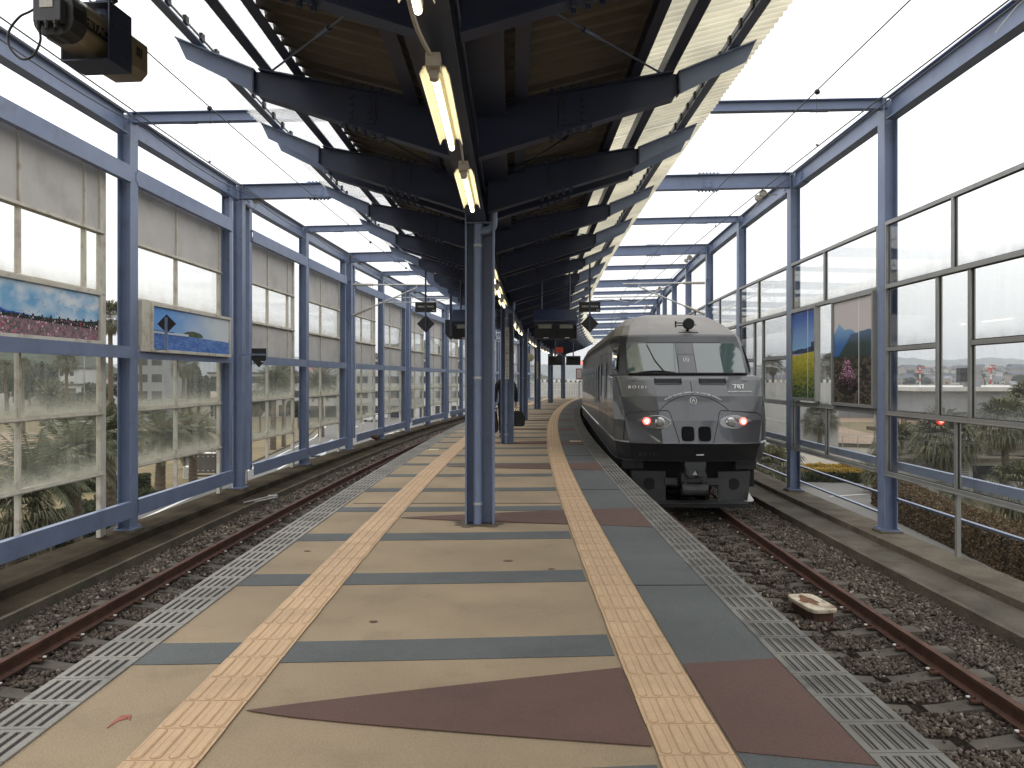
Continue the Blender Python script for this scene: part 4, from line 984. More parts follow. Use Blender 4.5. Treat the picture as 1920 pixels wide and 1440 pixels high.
for side in (1, -1):
    for s in (28.31, 58.0):
        U = (UWR-.10) if side > 0 else (UWL+.12); t = thing('wire_bracket', P(s, U, 4.3), {(1, 28.31): 'hinged wire bracket with two ribbed insulators on the right side, above the train', (-1, 28.31): 'hinged wire bracket with two ribbed insulators on the doubled left column'}.get((side, s), 'far wire bracket on the %s side' % ('right' if side > 0 else 'left')), 'wire bracket', 'wire brackets')
        d = -side
        M_ = frame(s-.22, U, 0)
        q = MB(); q.bb(-.06, .06, -.04, .0, 3.55, 4.95, M_)
        for z in (3.55, 4.25, 4.93): q.bb(-.06, .06, -.09, -.04, z, z+.015, M_)
        q.bb(-.065, -.055, -.09, -.04, 3.55, 4.95, M_); q.bb(.055, .065, -.09, -.04, 3.55, 4.95, M_); q.build('post_channel', BLUE, t)
        q = MB(); A = M_ @ Vector((d*.10, -.06, 4.80)); A2 = M_ @ Vector((d*.85, -.06, 4.80)); insulator(q, A, A2, 9, .028, .062)
        B = M_ @ Vector((d*.10, -.06, 3.72)); B2 = M_ @ Vector((d*.80, -.06, 4.02)); insulator(q, B, B2, 9, .028, .062); q.build('insulator', PORC, t, smooth=True)
        q = MB(); q.tube([A2, M_ @ Vector((d*2.9, -.06, 4.78))], .028, 8); q.tube([B2, M_ @ Vector((d*2.35, -.06, 4.68)), M_ @ Vector((d*2.35, -.06, 4.78))], .025, 8)
        q.tube([M_ @ Vector((d*1.1, -.06, 4.85)), M_ @ Vector((d*2.5, -.06, 4.10))], .017, 8) if side > 0 else q.tube([M_ @ Vector((d*1.0, -.06, 4.18)), M_ @ Vector((d*3.1, -.06, 4.18))], .017, 8)
        q.tube([M_ @ Vector((d*3.9, -.06, 4.05)), M_ @ Vector((d*3.9, -.06, 4.32)), M_ @ Vector((d*1.6, -.06, 4.35))], .018, 8)
        q.tube([M_ @ Vector((d*3.9, -.06, 4.20)), M_ @ Vector((d*3.4, -.06, 4.26)), M_ @ Vector((d*2.75, -.06, 4.17))], .011, 8)
        q.build('arm', GALV, t)
# disc insulators on the deep beams, with the feeder wire they carry
for side in (1, -1):
    U = 5.35 if side > 0 else -6.10; t = thing('feeder_line', P(18, U, 5.7), 'feeder wire on round disc insulators under the %s beam ends' % ('right' if side > 0 else 'left'), 'feeder line')
    q = MB(); q.tube([P(s, U, 5.62) for s in np.arange(-2, 90, 2)], .010, 6); q.build('wire', WIRE, t)
    for i in range(-1, 14, 2):
        M_ = frame(sc(i)+.05, U, 0); q = MB()
        q.tube([M_ @ Vector((0, y, 5.72)) for y in (-.04, -.03, .0, .03, .04)], [.03, .085, .09, .06, .02], 14); q.tube([M_ @ Vector((-.12, y, 5.62)) for y in (-.02, 0, .03, .06)], [.05, .075, .06, .02], 12)
        q.build('insulator', PORC, t, smooth=True)
        q = MB(); q.tube([M_ @ Vector((0, .0, 5.70)), M_ @ Vector((0, 0, 5.60)), M_ @ Vector((-.12, 0, 5.5)), M_ @ Vector((-.30, .1, 5.25))], .006, 5); q.tube([M_ @ Vector((.0, .1, 5.72)), M_ @ Vector((.35*side, .12, 5.72))], .015, 6); q.build('jumper', GALV, t)
# ================================================================= TRAIN
TG = mat('train_grey', (.064, .067, .073), .30, metal=.35, var=.08, scale=1.2, coat=.6, coords='O', dirt=(.045, .043, .04), dirtamt=.35, dscale=2.2); TC = mat('cab_grey', (.062, .065, .069), .35, metal=.2, var=.08, coords='O'); TR = mat('train_roof', (.175, .162, .147), .5, metal=.15, var=.12, scale=1.4, coords='O', dirt=(.17, .15, .13), dirtamt=.6, dscale=1.5)
TD = mat('train_dark', (.020, .020, .022), .4, var=.1, coords='O'); TB = mat('underframe', (.045, .046, .048), .6, var=.25, scale=5, coords='O')
TBK = mat('underframe_black', (.010, .010, .010), .8, coords='O')
TGL = mat('train_glass', (.055, .082, .075), .06, var=.15, scale=.8, spec=1.0, coat=.8, coords='O'); TGD = mat('dark_glass', (.009, .010, .011), .2, spec=.3, coords='O')
TW = mat('train_white', (.62, .62, .60), .5, var=.02); LINE = mat('seam_line', (.006, .006, .007), .6)
NWM = mat('nose_window_black', (.003, .003, .004), .3, spec=.06)
CHR = mat('lamp_chrome', (.55, .55, .52), .15, metal=.9)
LENS, ln_, ll_, lb_ = newmat('lamp_lens'); lb_.inputs['Base Color'].default_value = (.25, .25, .25, 1); lb_.inputs['Roughness'].default_value = .1; lb_.inputs['Coat Weight'].default_value = 1
TAIL = emat('tail_lamp_lit', (1.0, .06, .045), 7.0); TAILC = emat('tail_lamp_core', (1.0, .42, .34), 12.0)
LV = [  # z, then half outline (x, y) from the centre of the front round to the side
 (1.03, [(0, .20), (.60, .22), (1.15, .36), (1.40, .80), (1.45, 1.6)]),
 (1.375, [(0, .0), (.62, .03), (1.22, .22), (1.455, .78), (1.47, 1.6)]),
 (1.80, [(0, .13), (.65, .17), (1.29, .36), (1.48, .86), (1.475, 1.7)]),
 (2.25, [(0, .44), (.68, .48), (1.37, .66), (1.478, 1.0), (1.475, 1.9)]),
 (2.56, [(0, .76), (.70, .80), (1.42, .98), (1.468, 1.14), (1.47, 2.0)]),
 (2.63, [(0, .86), (.70, .90), (1.41, 1.06), (1.455, 1.2), (1.468, 2.0)]),
 (2.66, [(0, .98), (.70, 1.01), (1.20, 1.13), (1.34, 1.5), (1.462, 2.2)]),
 (3.34, [(0, 1.62), (.70, 1.65), (1.15, 1.75), (1.27, 2.05), (1.43, 2.7)]),
 (3.46, [(0, 1.70), (.68, 1.73), (1.12, 1.83), (1.24, 2.1), (1.39, 2.8)]),
 (3.50, [(0, 1.76), (.67, 1.79), (1.10, 1.89), (1.22, 2.15), (1.36, 2.85)]),
 (3.76, [(0, 2.50), (.62, 2.55), (.98, 2.68), (1.10, 2.95), (1.22, 3.5)]),
 (3.96, [(0, 3.15), (.55, 3.18), (.80, 3.28), (.88, 3.5), (.98, 3.9)]),
 (4.05, [(0, 3.60), (.35, 3.62), (.55, 3.70), (.60, 3.9), (.62, 4.3)])]
CL = 20.2
def front_y(x, z):
    x = abs(x)
    def py(pts):
        for (a, b), (c, d) in zip(pts[:-1], pts[1:]):
            if a <= x <= c and c > a: return b+(d-b)*(x-a)/(c-a)
        return pts[-1][1]
    for (z0, p0), (z1, p1) in zip(LV[:-1], LV[1:]):
        if z0 <= z <= z1: t = (z-z0)/(z1-z0); return py(p0)*(1-t)+py(p1)*t
    return py(LV[0][1])
def skin(lvs, name, m, parent, cap_top=False, bevel=.012):
    b = MB(); rings = []
    for z, pts in lvs:
        full = [(-pts[-1][0], CL, z)]+[(-x, y, z) for x, y in pts[::-1]]+[(x, y, z) for x, y in pts[1:]]+[(pts[-1][0], CL, z)]
        rings.append(full)
    n = len(rings[0]); vs = [v for r in rings for v in r]; fs = []
    for i in range(len(rings)-1):
        for j in range(n-1):
            a = i*n+j; fs.append((a, a+1, a+n+1, a+n))
        fs.append((i*n+n-1, i*n, (i+1)*n, (i+1)*n+n-1))
    fs.append(tuple(range(n)))
    if cap_top: fs.append(tuple((len(rings)-1)*n+j for j in range(n))[::-1])
    b.add(vs, [f[::-1] for f in fs]); return b.build(name, m, parent, bevel=bevel)
M_car = frame(25.5, 3.34, RZ) @ Matrix.Translation((0, -10.35, 0))
car = thing('train_car', (0, 0, 0), 'dark grey streamlined end car of a train with lit red tail lamps', 'train car', 'cars of the dark grey train')
skin(LV[:2], 'lower_band', TD, car); skin(LV[1:7], 'body', TG, car, bevel=.028); skin(LV[6:10], 'cab', TC, car); skin(LV[9:], 'roof', TR, car, True, .02)
# windscreen: dark gasket frame, four glass strips on the sloping cab front
def on(x, z, off=.006): return Vector((x, front_y(x, z)-off, z))
def patch(name, xs, zs, m, parent, off, th=.012, curve=None):
    b = MB(); nx, nz = len(xs), len(zs); vs = [on(x, z, off) for z in zs for x in xs]; bk = [v+Vector((0, th, 0)) for v in vs]
    fs = []; k = nx*nz
    for i in range(nz-1):
        for j in range(nx-1):
            a = i*nx+j; fs.append((a, a+1, a+nx+1, a+nx)); fs.append((k+a, k+a+nx, k+a+nx+1, k+a+1))
    b_ = list(range(nx)); 
    for j in range(nx-1): fs.append((j, k+j, k+j+1, j+1)); q = (nz-1)*nx+j; fs.append((q, q+1, k+q+1, k+q))
    for i in range(nz-1): fs.append((i*nx, (i+1)*nx, k+(i+1)*nx, k+i*nx)); q = i*nx+nx-1; fs.append((q, k+q, k+q+nx, q+nx))
    b.add(vs+bk, fs); return b.build(name, m, parent)
def lin(a, b, n): return [a+(b-a)*i/n for i in range(n+1)]
patch('windscreen_frame', [-1.185, -.7, 0, .7, 1.185], lin(2.675, 3.335, 4), LINE, car, .010, .02)
patch('windscreen', [-1.16, -.7, -.18], lin(2.70, 3.31, 4), TGL, car, .016); patch('windscreen', [.18, .7, 1.16], lin(2.70, 3.31, 4), TGL, car, .016)
patch('centre_panel', [-.17, 0, .17], lin(3.08, 3.31, 3), TG, car, .0155)
pn = patch('centre_panel', [-.165, 0, .165], lin(2.70, 3.07, 3), TG, car, .022)
def emblem(cx, cz, r, off, par):
    b = MB(); ring = [on(cx+r*math.cos(a), cz+r*math.sin(a), off) for a in [2*pi*k/20 for k in range(21)]]; b.tube(ring, r*.11, 6)
    for pts in ([(-.42, -.45), (-.05, .5)], [(.42, -.45), (.05, .5)]): b.tube([on(cx+x*r, cz+z*r, off) for x, z in pts], r*.13, 6)
    return b.build('emblem', TW, par)
emblem(0, 2.965, .055, .028, pn); emblem(0, 2.165, .062, .012, car)
b = MB(); b.tube([on(x, 2.685, .03) for x in lin(-1.16, 1.16, 10)], .022, 6); b.build('cowl_strip', TBK, car)
for x0, x1, zt in ((-.98, -.25, 2.70), ):
    b = MB(); b.tube([on(x, zt+.035*math.sin(pi*(x-x0)/(x1-x0)), .04) for x in lin(x0, x1, 8)], .016, 6); b.tube([on(-.45, 2.71, .035), on(-.62, 2.95, .03), on(-.75, 3.28, .03)], .010, 6); b.build('wiper', TBK, car)
# nose seams
def seam(pts, r=.0065, nsub=6):
    b = MB(); out_ = []
    for (a, c), (d, e_) in zip(pts[:-1], pts[1:]):
        for k in range(nsub): out_.append(on(a+(d-a)*k/nsub, c+(e_-c)*k/nsub, .001))
    out_.append(on(*pts[-1], .001)); b.tube(out_, r, 5); return b
arc_pts = [(.76*math.sin(t), 1.66+.615*math.cos(t)) for t in lin(-1.0, 1.0, 14)]
arc = [(x/math.sin(1.0)*1.0*.95, z) for x, z in [(math.sin(t)*.80, 1.335+.935*math.cos(t)) for t in lin(-.80, .80, 16)]]
for pts in (arc, [(0, 2.27), (0, 2.53)], [(-1.12, 2.535), (1.12, 2.535)]): seam(pts, .008, 3).build('seam', LINE, car)
for sg in (-1, 1):
    seam([(sg*1.32, 1.42), (sg*1.30, 1.86), (sg*1.20, 1.945), (sg*.50, 1.985), (sg*.46, 1.94), (sg*.31, 1.385)], .0085, 6).build('seam', LINE, car)
    b = MB(); x0, x1 = sg*.18, sg*.68
    b.tube([on(x0, 2.575, .03), on(x1, 2.575, .03)], .013, 6); b.tube([on(x0, 2.535, .03), on(x1, 2.535, .03)], .013, 6); b.tube([on(x0, 2.505, .03), on(x1, 2.50, .03)], .009, 6)
    for x in (x0, x1): b.tube([on(x, 2.59, .03), on(x, 2.52, .03)], .013, 6)
    b.build('grab_rail', TBK, car)
    # lamp cluster: oval recess, chrome head lamp inboard, red tail lamp outboard
    hl = patch('headlight', [0], [0, 1], LENS, car, 0) if False else None
    b = MB(); pts = []
    for k in range(28):
        a = 2*pi*k/28; x = math.cos(a); z = math.sin(a); xx = .76+.31*x; hz = .135 if x < .2 else .135-.10*(x-.2)/.8
        pts.append(on(sg*xx, 1.765+hz*z+(.02 if x > .5 else 0), .004))
    c = sum(pts, Vector())/28; k = len(pts); b.add(pts+[c+(p-c)*.90+Vector((0, -.010, 0)) for p in pts], [(i, (i+1) % k, k+(i+1) % k, k+i) for i in range(k)]+[tuple(range(k, 2*k))])
    hl = b.build('headlight', mat('lamp_housing', (.17, .17, .175), .18, metal=.6, coat=1.0, coords='O') if sg < 0 else bpy.data.materials['lamp_housing'], car)
    def disc(cx, cz, r, m, nm, off, dep=.01, sm=True):
        q = MB(); y = front_y(cx, cz); q.tube([(cx, y-off, cz), (cx, y-off-dep, cz), (cx, y-off-dep*1.5, cz)], [r, r*.9, r*.5], 20); return q.build(nm, m, hl, smooth=sm, auto=.9)
    disc(sg*.66, 1.765, .098, CHR, 'head_lamp', .016); disc(sg*.66, 1.765, .072, LENS, 'lens', .034)
    disc(sg*.90, 1.785, .070, TAIL, 'tail_lamp', .016, .022); disc(sg*.90, 1.785, .036, TAILC, 'tail_lamp_core', .048, .01)
    # central lower window
    cx = sg*.155; pts = []
    for k in range(24):
        a = 2*pi*k/24; x = math.copysign(abs(math.cos(a))**.45, math.cos(a)); z = math.copysign(abs(math.sin(a))**.45, math.sin(a)); pts.append(on(cx+.118*x*(1-.05*z*0), 1.56+.135*z, .012))
    q = MB(); q.prism(pts, (0, .02, 0)); q.build('nose_window', NWM, car)
# lettering
def face_text(s, size, x, z, m, sp=1.0, off=.012, tilt=0.0, par=None):
    dz = .05; a = math.atan2(front_y(x, z+dz)-front_y(x, z-dz), 2*dz); dxx = .05; yw = math.atan2(front_y(x+dxx, z)-front_y(x-dxx, z), 2*dxx)
    M_ = Matrix.Translation(on(x, z, off)) @ Matrix.Rotation(yw, 4, 'Z') @ Matrix.Rotation(pi/2-a, 4, 'X') @ Matrix.Rotation(tilt, 4, 'Z')
    return text_mesh(s, size, m, par or car, M_, .0015, sp, bold=size*.012)
face_text('BO101', .105, -1.02, 2.42, TW, 1.35); face_text('787', .165, .93, 2.43, TW, 1.0); face_text('AROUND THE KYUSHU', .048, .93, 2.335, TW, 1.0)
face_text('BO101', .10, -.86, 1.16, mat('faint_letter', (.07, .07, .072), .5), 1.5, .02)
line = 'KYUSHU RAILWAY COMPANY 787 LIMITED EXPRESS'; tt = lin(-.53, .53, len(line)-1)
for ch, a in zip(line, tt):
    if ch == ' ': continue
    x = math.sin(a)*.90/math.sin(1)*.95*1.02; z = 1.335+.985*math.cos(a)
    face_text(ch, .047, x, z, TW, tilt=-a*.95)
b = MB(); b.bb(-.02+.03, .12+.03, -.0, .012, 1.12, 1.145); b.build('number_plate', TW, car)
for v in car.children:
    if v.name.startswith('number_plate'): v.location = (0, .12, .03)
# roof light and horn
ROOFL = Matrix.Translation((.13, -.30, -.17))
b = MB(); b.tube([(.02, 2.30, 3.70), (.02, 2.30, 3.82)], .03, 8); b.tube([(.03, 2.42, 3.90), (.03, 2.30, 3.90), (.03, 2.20, 3.90), (.03, 2.18, 3.90)], [.07, .115, .12, .10], 20); b.tube([(-.22, 2.28, 3.92), (-.05, 2.28, 3.92)], .014, 6); b.tube([(-.20, 2.28, 3.87), (-.05, 2.28, 3.87)], .014, 6); b.bb(-.245, -.215, 2.26, 2.31, 3.83, 3.96)
b.tube([(.1, 2.28, 3.88), (.20, 2.28, 3.88)], .01, 6); b.bb(-.18, .22, 2.18, 2.45, 3.70, 3.725); b.v = [tuple(ROOFL @ Vector(v)) for v in b.v]; b.build('roof_lamp', TBK, car)
b = MB(); b.bb(-.55, .75, 6.0, 9.5, 4.03, 4.14); b.build('roof_unit', TR, car, bevel=.04)
# coupler, buffers, plough
b = MB(); b.bb(-.20, .20, .15, .9, .92, 1.02); b.bb(-.18, .18, .12, .35, .78, .93); b.bb(-.24, .24, .30, .5, .62, .80); b.tube([(-.17, .28, .66), (-.17, .28, .46)], .04, 8); b.tube([(.17, .28, .66), (.17, .28, .46)], .04, 8)
b.tube([(-.24, .24, .50), (.24, .24, .50)], .11, 12); b.bb(-.14, -.02, .10, .14, .74, .88); b.bb(.03, .15, .06, .16, .76, .88); b.build('coupler', TB, car, bevel=.01)
b = MB(); b.prism([Vector((-.07, .10, .79)), Vector((.03, .10, .79)), Vector((-.02, .10, .87))], (0, -.03, 0)); b.build('coupler_hook', GALV, car)
for sg in (-1, 1):
    b = MB(); o_ = [(sg*.50, .55, .22), (sg*1.08, .66, .22), (sg*1.15, .69, .80), (sg*.50, .55, .80)]; b.prism([Vector(v) for v in o_], (0, .05, 0)); b.prism([Vector((sg*1.15, .69, .80)), Vector((sg*1.08, .66, .22)), Vector((sg*1.28, 2.2, .22)), Vector((sg*1.36, 2.4, .80))], (-sg*.02, 0, 0)); sk = b.build('skirt', TB, car)
    b = MB(); cx = sg*.80; b.tube([(cx, .612, .56), (cx, .59, .56)], .115, 16); b.build('skirt_hole', TBK, sk)
    b = MB(); b.bb(sg*.28, sg*.52, .5, .6, .55, .68); b.build('strut', TB, car); b = MB(); b.bb(sg*.9, sg*1.3, .85, 1.2, .82, 1.05); b.build('buffer_block', TB, car)
b = MB(); b.bb(-1.12, 1.12, .62, .66, .10, .23); b.prism([Vector((-1.12, .62, .23)), Vector((1.12, .62, .23)), Vector((1.02, .42, .20)), Vector((-1.02, .42, .20))], (0, 0, .012)); b.build('snow_plough', TB, car)
b = MB(); b.bb(1.0, 1.14, .50, .80, .232, .242); b.prism([Vector((1.04, .5, .23)), Vector((1.20, .62, .24)), Vector((1.10, .62, .40))], (0, .02, 0)); b.build('plough_tip', GALV, car)
b = MB(); b.bb(-1.30, 1.30, 1.05, CL-.3, .45, 1.05); b.build('underfloor_box', TBK, car)
def bogie(y):
    bg_ = MB(); 
    for sg in (-1, 1): bg_.bb(sg*.95-.05, sg*.95+.05, y-1.5, y+1.5, .40, .62)
    o = bg_.build('bogie', TB, car)
    for dy in (-1.05, 1.05):
        for sg in (-1, 1):
            w_ = MB(); w_.tube([(sg*.60, y+dy, .43), (sg*.535, y+dy, .43)], .43, 24); w_.build('wheel', RUST, o)
bogie(3.3); bogie(16.9)
# sides: cab side windows on the angled corner, doors and tall windows
for sg in (-1, 1):
    b = MB(); b.prism([Vector(v) for v in ((sg*1.352, 1.56, 2.72), (sg*1.440, 2.08, 2.72), (sg*1.370, 2.45, 3.27), (sg*1.290, 1.98, 3.27))], (sg*.006, -.004, 0)); fr_ = b.build('cab_side_window', TGD, car)
    b = MB(); b.prism([Vector(v) for v in ((sg*1.372, 1.62, 2.78), (sg*1.438, 2.02, 2.78), (sg*1.380, 2.35, 3.20), (sg*1.312, 1.98, 3.20))], (sg*.009, -.006, 0)); b.build('pane', TGL, fr_)
    X = sg*1.475
    for y0, y1, z0, z1, nm in ((3.05, 3.75, 1.10, 3.15, 'crew_door'), (5.0, 5.9, 1.10, 3.15, 'door')):
        b = MB()
        for yy in (y0, y1): b.bb(X-.004, X+.004+sg*.006, yy-.012, yy+.012, z0, z1)
        b.bb(X-.004, X+.004+sg*.006, y0, y1, z1-.012, z1+.012); o = b.build(nm, LINE, car)
        b = MB(); b.bb(X-.01, X+sg*.008, y0+.18, y1-.18, 2.15, 2.95); b.build('window', TGD, o)
    y = 6.6
    while y < CL-1.2:
        b = MB(); b.bb(X-.012, X+sg*.008, y, y+.62, 2.05, 2.93); o = b.build('window', TGD, car); y += .92
    b = MB(); b.bb(X-.01, X+sg*.012, 2.9, CL, 3.30, 3.315); b.bb(X-.01, X+sg*.012, 2.9, CL, 1.36, 1.375); b.build('side_rail', LINE, car)
place(car, M_car)
# following cars (one master, copied)
def plain_car():
    c = thing('train_car', (0, 0, 0), 'x', 'train car', 'cars of the dark grey train'); Lc = 19.7
    prof = [(-1.42, 1.03), (-1.47, 1.37), (-1.475, 2.3), (-1.44, 3.34), (-1.38, 3.46), (-1.2, 3.62), (-.8, 3.74), (0, 3.79)]; prof = prof+[(-x, z) for x, z in prof[:-1][::-1]]
    n = len(prof); b = MB(); b.add([(x, 0, z) for x, z in prof]+[(x, Lc, z) for x, z in prof], [(j, (j+1) % n, n+(j+1) % n, n+j) for j in range(n)]+[tuple(range(n))[::-1], tuple(range(n, 2*n))]); b.build('body', TG, c)
    rp = prof[4:-4]; rp2 = [(x*1.004, z+.006) for x, z in rp]; b = MB(); k = len(rp2)
    b.add([(x, .02, z) for x, z in rp2]+[(x, Lc-.02, z) for x, z in rp2], [(j, j+1, k+j+1, k+j) for j in range(k-1)]); b.build('roof', TR, c)
    for sg in (-1, 1):
        X = sg*1.474
        for j in range(16):
            y = 2.2+.95*j; b = MB(); b.bb(X-.012, X+sg*.008, y, y+.64, 2.05, 2.93); b.build('window', TGD, c)
        b = MB(); 
        for yy in (.55, 1.5): b.bb(X-.004, X+sg*.008, yy-.015, yy+.015, 1.1, 3.1)
        b.bb(X-.004, X+sg*.008, .55, 1.5, 3.09, 3.11); b.build('door', LINE, c)
    b = MB(); b.bb(-1.3, 1.3, .3, Lc-.3, .35, 1.03); b.build('underfloor_box', TBK, c)
    b = MB(); b.bb(-.7, .7, -.5, 0, 1.1, 3.3); b.build('gangway', TBK, c)
    b = MB(); b.bb(-.6, .6, 4, 8, 3.78, 4.0); b.build('roof_unit', TR, c)
    b = MB(); b.tube([(-1.45, 1.0, 3.28), (-1.53, 1.0, 3.28)], .05, 10); b.build('side_lamp', TAIL, c)
    return c
pc = plain_car()
for k in range(4):
    M_ = frame(25.5+20.55*(k+1)-.2, 3.34, RZ) @ Matrix.Translation((0, -9.85, 0))
    lab = ['second car of the dark grey train, red lamp high on its side', 'third car of the dark grey train, mostly hidden by the second', 'fourth car of the dark grey train', 'last car of the dark grey train'][k]
    if k == 0: place(pc, M_); pc['label'] = lab
    elif k < 3: copy_thing(pc, M_, lab)
# ================================================================= PERSON, BAGS, TRACK BOX
def skinned(name, nodes, edges, m, parent, M_, sub=2):
    me = bpy.data.meshes.new('sk'); me.from_pydata([n[0] for n in nodes], edges, []); o = bpy.data.objects.new('sk', me); COL.objects.link(o)
    md = o.modifiers.new('s', 'SKIN'); 
    for i, n in enumerate(nodes):
        r = n[1]; r = r if isinstance(r, tuple) else (r, r); me.skin_vertices[0].data[i].radius = r
    me.skin_vertices[0].data[0].use_root = True
    sb = o.modifiers.new('u', 'SUBSURF'); sb.levels = sub; sb.render_levels = sub
    dg = bpy.context.evaluated_depsgraph_get(); r = bpy.data.meshes.new_from_object(o.evaluated_get(dg)); COL.objects.unlink(o); bpy.data.objects.remove(o)
    r.transform(M_); r.transform(Matrix.Translation(-ORG[parent.name])); r.materials.clear(); r.materials.append(m)
    for p in r.polygons: p.use_smooth = True
    ob = bpy.data.objects.new(name, r); COL.objects.link(ob); ob.parent = parent; ORG[ob.name] = ORG[parent.name]; return ob
SKINM = mat('skin', (.45, .28, .20), .6, var=.05); COAT = mat('black_coat', (.010, .010, .012), .8, var=.2, scale=8); TROU = mat('dark_trousers', (.014, .014, .017), .8); HAIR = mat('grey_hair', (.38, .37, .36), .7, var=.25, scale=40)
MP = frame(20.9, -.60, 0)
pe = thing('person', MP.translation, 'person in a black coat walking away behind the second column, a bag in each hand', 'person')
# one body: pelvis, spine, neck, head, arms to the hands, legs to the feet (y forward = away from the camera)
nd = [((0, 0, .96), (.16, .11)), ((0, .01, 1.15), (.15, .105)), ((0, .01, 1.34), (.18, .115)), ((0, .0, 1.47), (.10, .08)), ((0, .01, 1.55), .055), ((0, .03, 1.64), (.075, .09)), ((0, .03, 1.73), (.078, .088)),
      ((-.185, 0, 1.42), .065), ((-.255, -.02, 1.16), .048), ((-.275, .03, .92), .035), ((-.275, .04, .85), .028),
      ((.185, 0, 1.42), .065), ((.255, -.02, 1.16), .048), ((.275, .03, .92), .035), ((.275, .04, .85), .028),
      ((-.10, .0, .86), .095), ((-.11, .12, .50), .062), ((-.11, .10, .10), .042), ((-.11, .24, .035), .035),
      ((.10, .0, .86), .095), ((.11, -.04, .50), .062), ((.11, -.22, .14), .042), ((.11, -.10, .04), .035)]
ed = [(0, 1), (1, 2), (2, 3), (3, 4), (4, 5), (5, 6), (3, 7), (7, 8), (8, 9), (9, 10), (3, 11), (11, 12), (12, 13), (13, 14), (0, 15), (15, 16), (16, 17), (17, 18), (0, 19), (19, 20), (20, 21), (21, 22)]
# fingers: five short chains rooted inside each palm, curled round the bag handle
for sg, root in ((-1, 10), (1, 14)):
    bx = sg*.275; i0 = len(nd)
    for k, ln in enumerate((.9, 1.0, .95, .78)):
        y = .065-.021*k+.0; a = len(nd)
        nd += [((bx, y, .825), .0105), ((bx+sg*.012, y, .795), .0095), ((bx-sg*.005, y, .775*1.0+.004*(1-ln)*10), .0088), ((bx-sg*.022, y, .790), .008)]
        ed += [(root, a), (a, a+1), (a+1, a+2), (a+2, a+3)]
    a = len(nd); nd += [((bx-sg*.022, .07, .83), .011), ((bx-sg*.030, .065, .80), .0095), ((bx-sg*.022, .055, .782), .0085)]; ed += [(root, a), (a, a+1), (a+1, a+2)]
skinned('body', nd, ed, SKINM, pe, MP, 1)
nc = [((0, 0, .80), (.205, .15)), ((0, .0, .96), (.19, .14)), ((0, .01, 1.15), (.185, .135)), ((0, .01, 1.34), (.205, .14)), ((0, .0, 1.48), (.115, .09)), ((0, .005, 1.53), (.07, .065)),
      ((-.195, 0, 1.42), .085), ((-.265, -.02, 1.16), .068), ((-.282, .03, .915), .052), ((.195, 0, 1.42), .085), ((.265, -.02, 1.16), .068), ((.282, .03, .915), .052)]
skinned('coat', nc, [(0, 1), (1, 2), (2, 3), (3, 4), (4, 5), (4, 6), (6, 7), (7, 8), (4, 9), (9, 10), (10, 11)], COAT, pe, MP)
nt_ = [((0, 0, .92), (.175, .125)), ((-.10, .0, .84), .108), ((-.11, .12, .50), .078), ((-.11, .10, .09), .062), ((.10, .0, .84), .108), ((.11, -.04, .50), .078), ((.11, -.22, .15), .062)]
skinned('trousers', nt_, [(0, 1), (1, 2), (2, 3), (0, 4), (4, 5), (5, 6)], TROU, pe, MP)
b = MB(); b.tube([MP @ Vector((0, .012, z)) for z in (1.64, 1.70, 1.76, 1.80, 1.825)], [.088, .100, .098, .078, .03], 14); b.build('hair', HAIR, pe, smooth=True)
for sg in (-1, 1):
    b = MB(); x, y, z = (-.11, .10, 0) if sg < 0 else (.11, -.22, .06)
    b.tube([MP @ Vector((x, y-.06, z+.045)), MP @ Vector((x, y, z+.05)), MP @ Vector((x, y+.12, z+.038)), MP @ Vector((x, y+.19, z+.03))], [.04, .05, .045, .025], 10); b.build('shoe', BLACK, pe, smooth=True)
BAGM = mat('black_bag', (.008, .008, .009), .65, var=.2)
def bag(x, w, h, label, slope):
    t = thing('bag', MP @ Vector((x, .04, .3)), label, 'bag'); zt = .70
    b = MB(); pts = [(-w/2, zt-h*.75), (-w/2*.75, zt-.02), (-w*.1, zt), (w*.3, zt-.015), (w/2, zt-h*.55+slope), (w/2*.9, zt-h*.95), (w/2*.5, zt-h), (-w/2*.6, zt-h)]
    b.prism([MP @ Vector((x+a, -.06, z)) for a, z in pts], MP.to_3x3() @ Vector((0, .2, 0))); b.build('bag_body', BAGM, t, bevel=.02)
    for dy in (0, .08):
        b = MB(); b.tube([MP @ Vector((x+.10*math.cos(a)*.8, dy, zt-.02+.10*math.sin(a))) for a in lin(0, pi, 8)], .009, 6); b.build('handle', BAGM, t)
bag(-.30, .24, .56, 'tall black bag in the left hand of the walking person', -.05); bag(.33, .36, .40, 'shorter black bag in the right hand of the walking person', 0)
# black feet covering the base of the last seen column
# white rusty box between the rails
BOXM = mat('rusty_cream', (.60, .53, .40), .7, var=.10, scale=4, dirt=(.15, .065, .03), dirtamt=1.0, dscale=4.2, dpos=.44)
M_ = frame(9.55, 3.40, RZ-.085) @ Matrix.Rotation(.12, 4, 'Z'); t = thing('track_box', M_.translation, 'rust stained cream metal box lying between the right hand rails', 'track box')
b = MB(); pts = []
for k in range(24):
    a = 2*pi*k/24; pts.append((.175*math.copysign(abs(math.cos(a))**.4, math.cos(a)), .35*math.copysign(abs(math.sin(a))**.4, math.sin(a))))
b.prism([M_ @ Vector((x, y, 0)) for x, y in pts], (0, 0, .05)); b.build('lid', BOXM, t, bevel=.012)
rg = random.Random(4); pts = []
for k in range(30):
    a = 2*pi*k/30; q = .55+.45*rg.random(); pts.append(M_ @ Vector((-.02+.12*q*math.cos(a), .06+.25*q*math.sin(a), .0505)))
b = MB(); b.prism(pts, (0, 0, .0008)); b.build('rust_patch', mat('rust_patch_brown', (.17, .075, .035), .9, var=.5, scale=30, speck=.5, sscale=60), t)
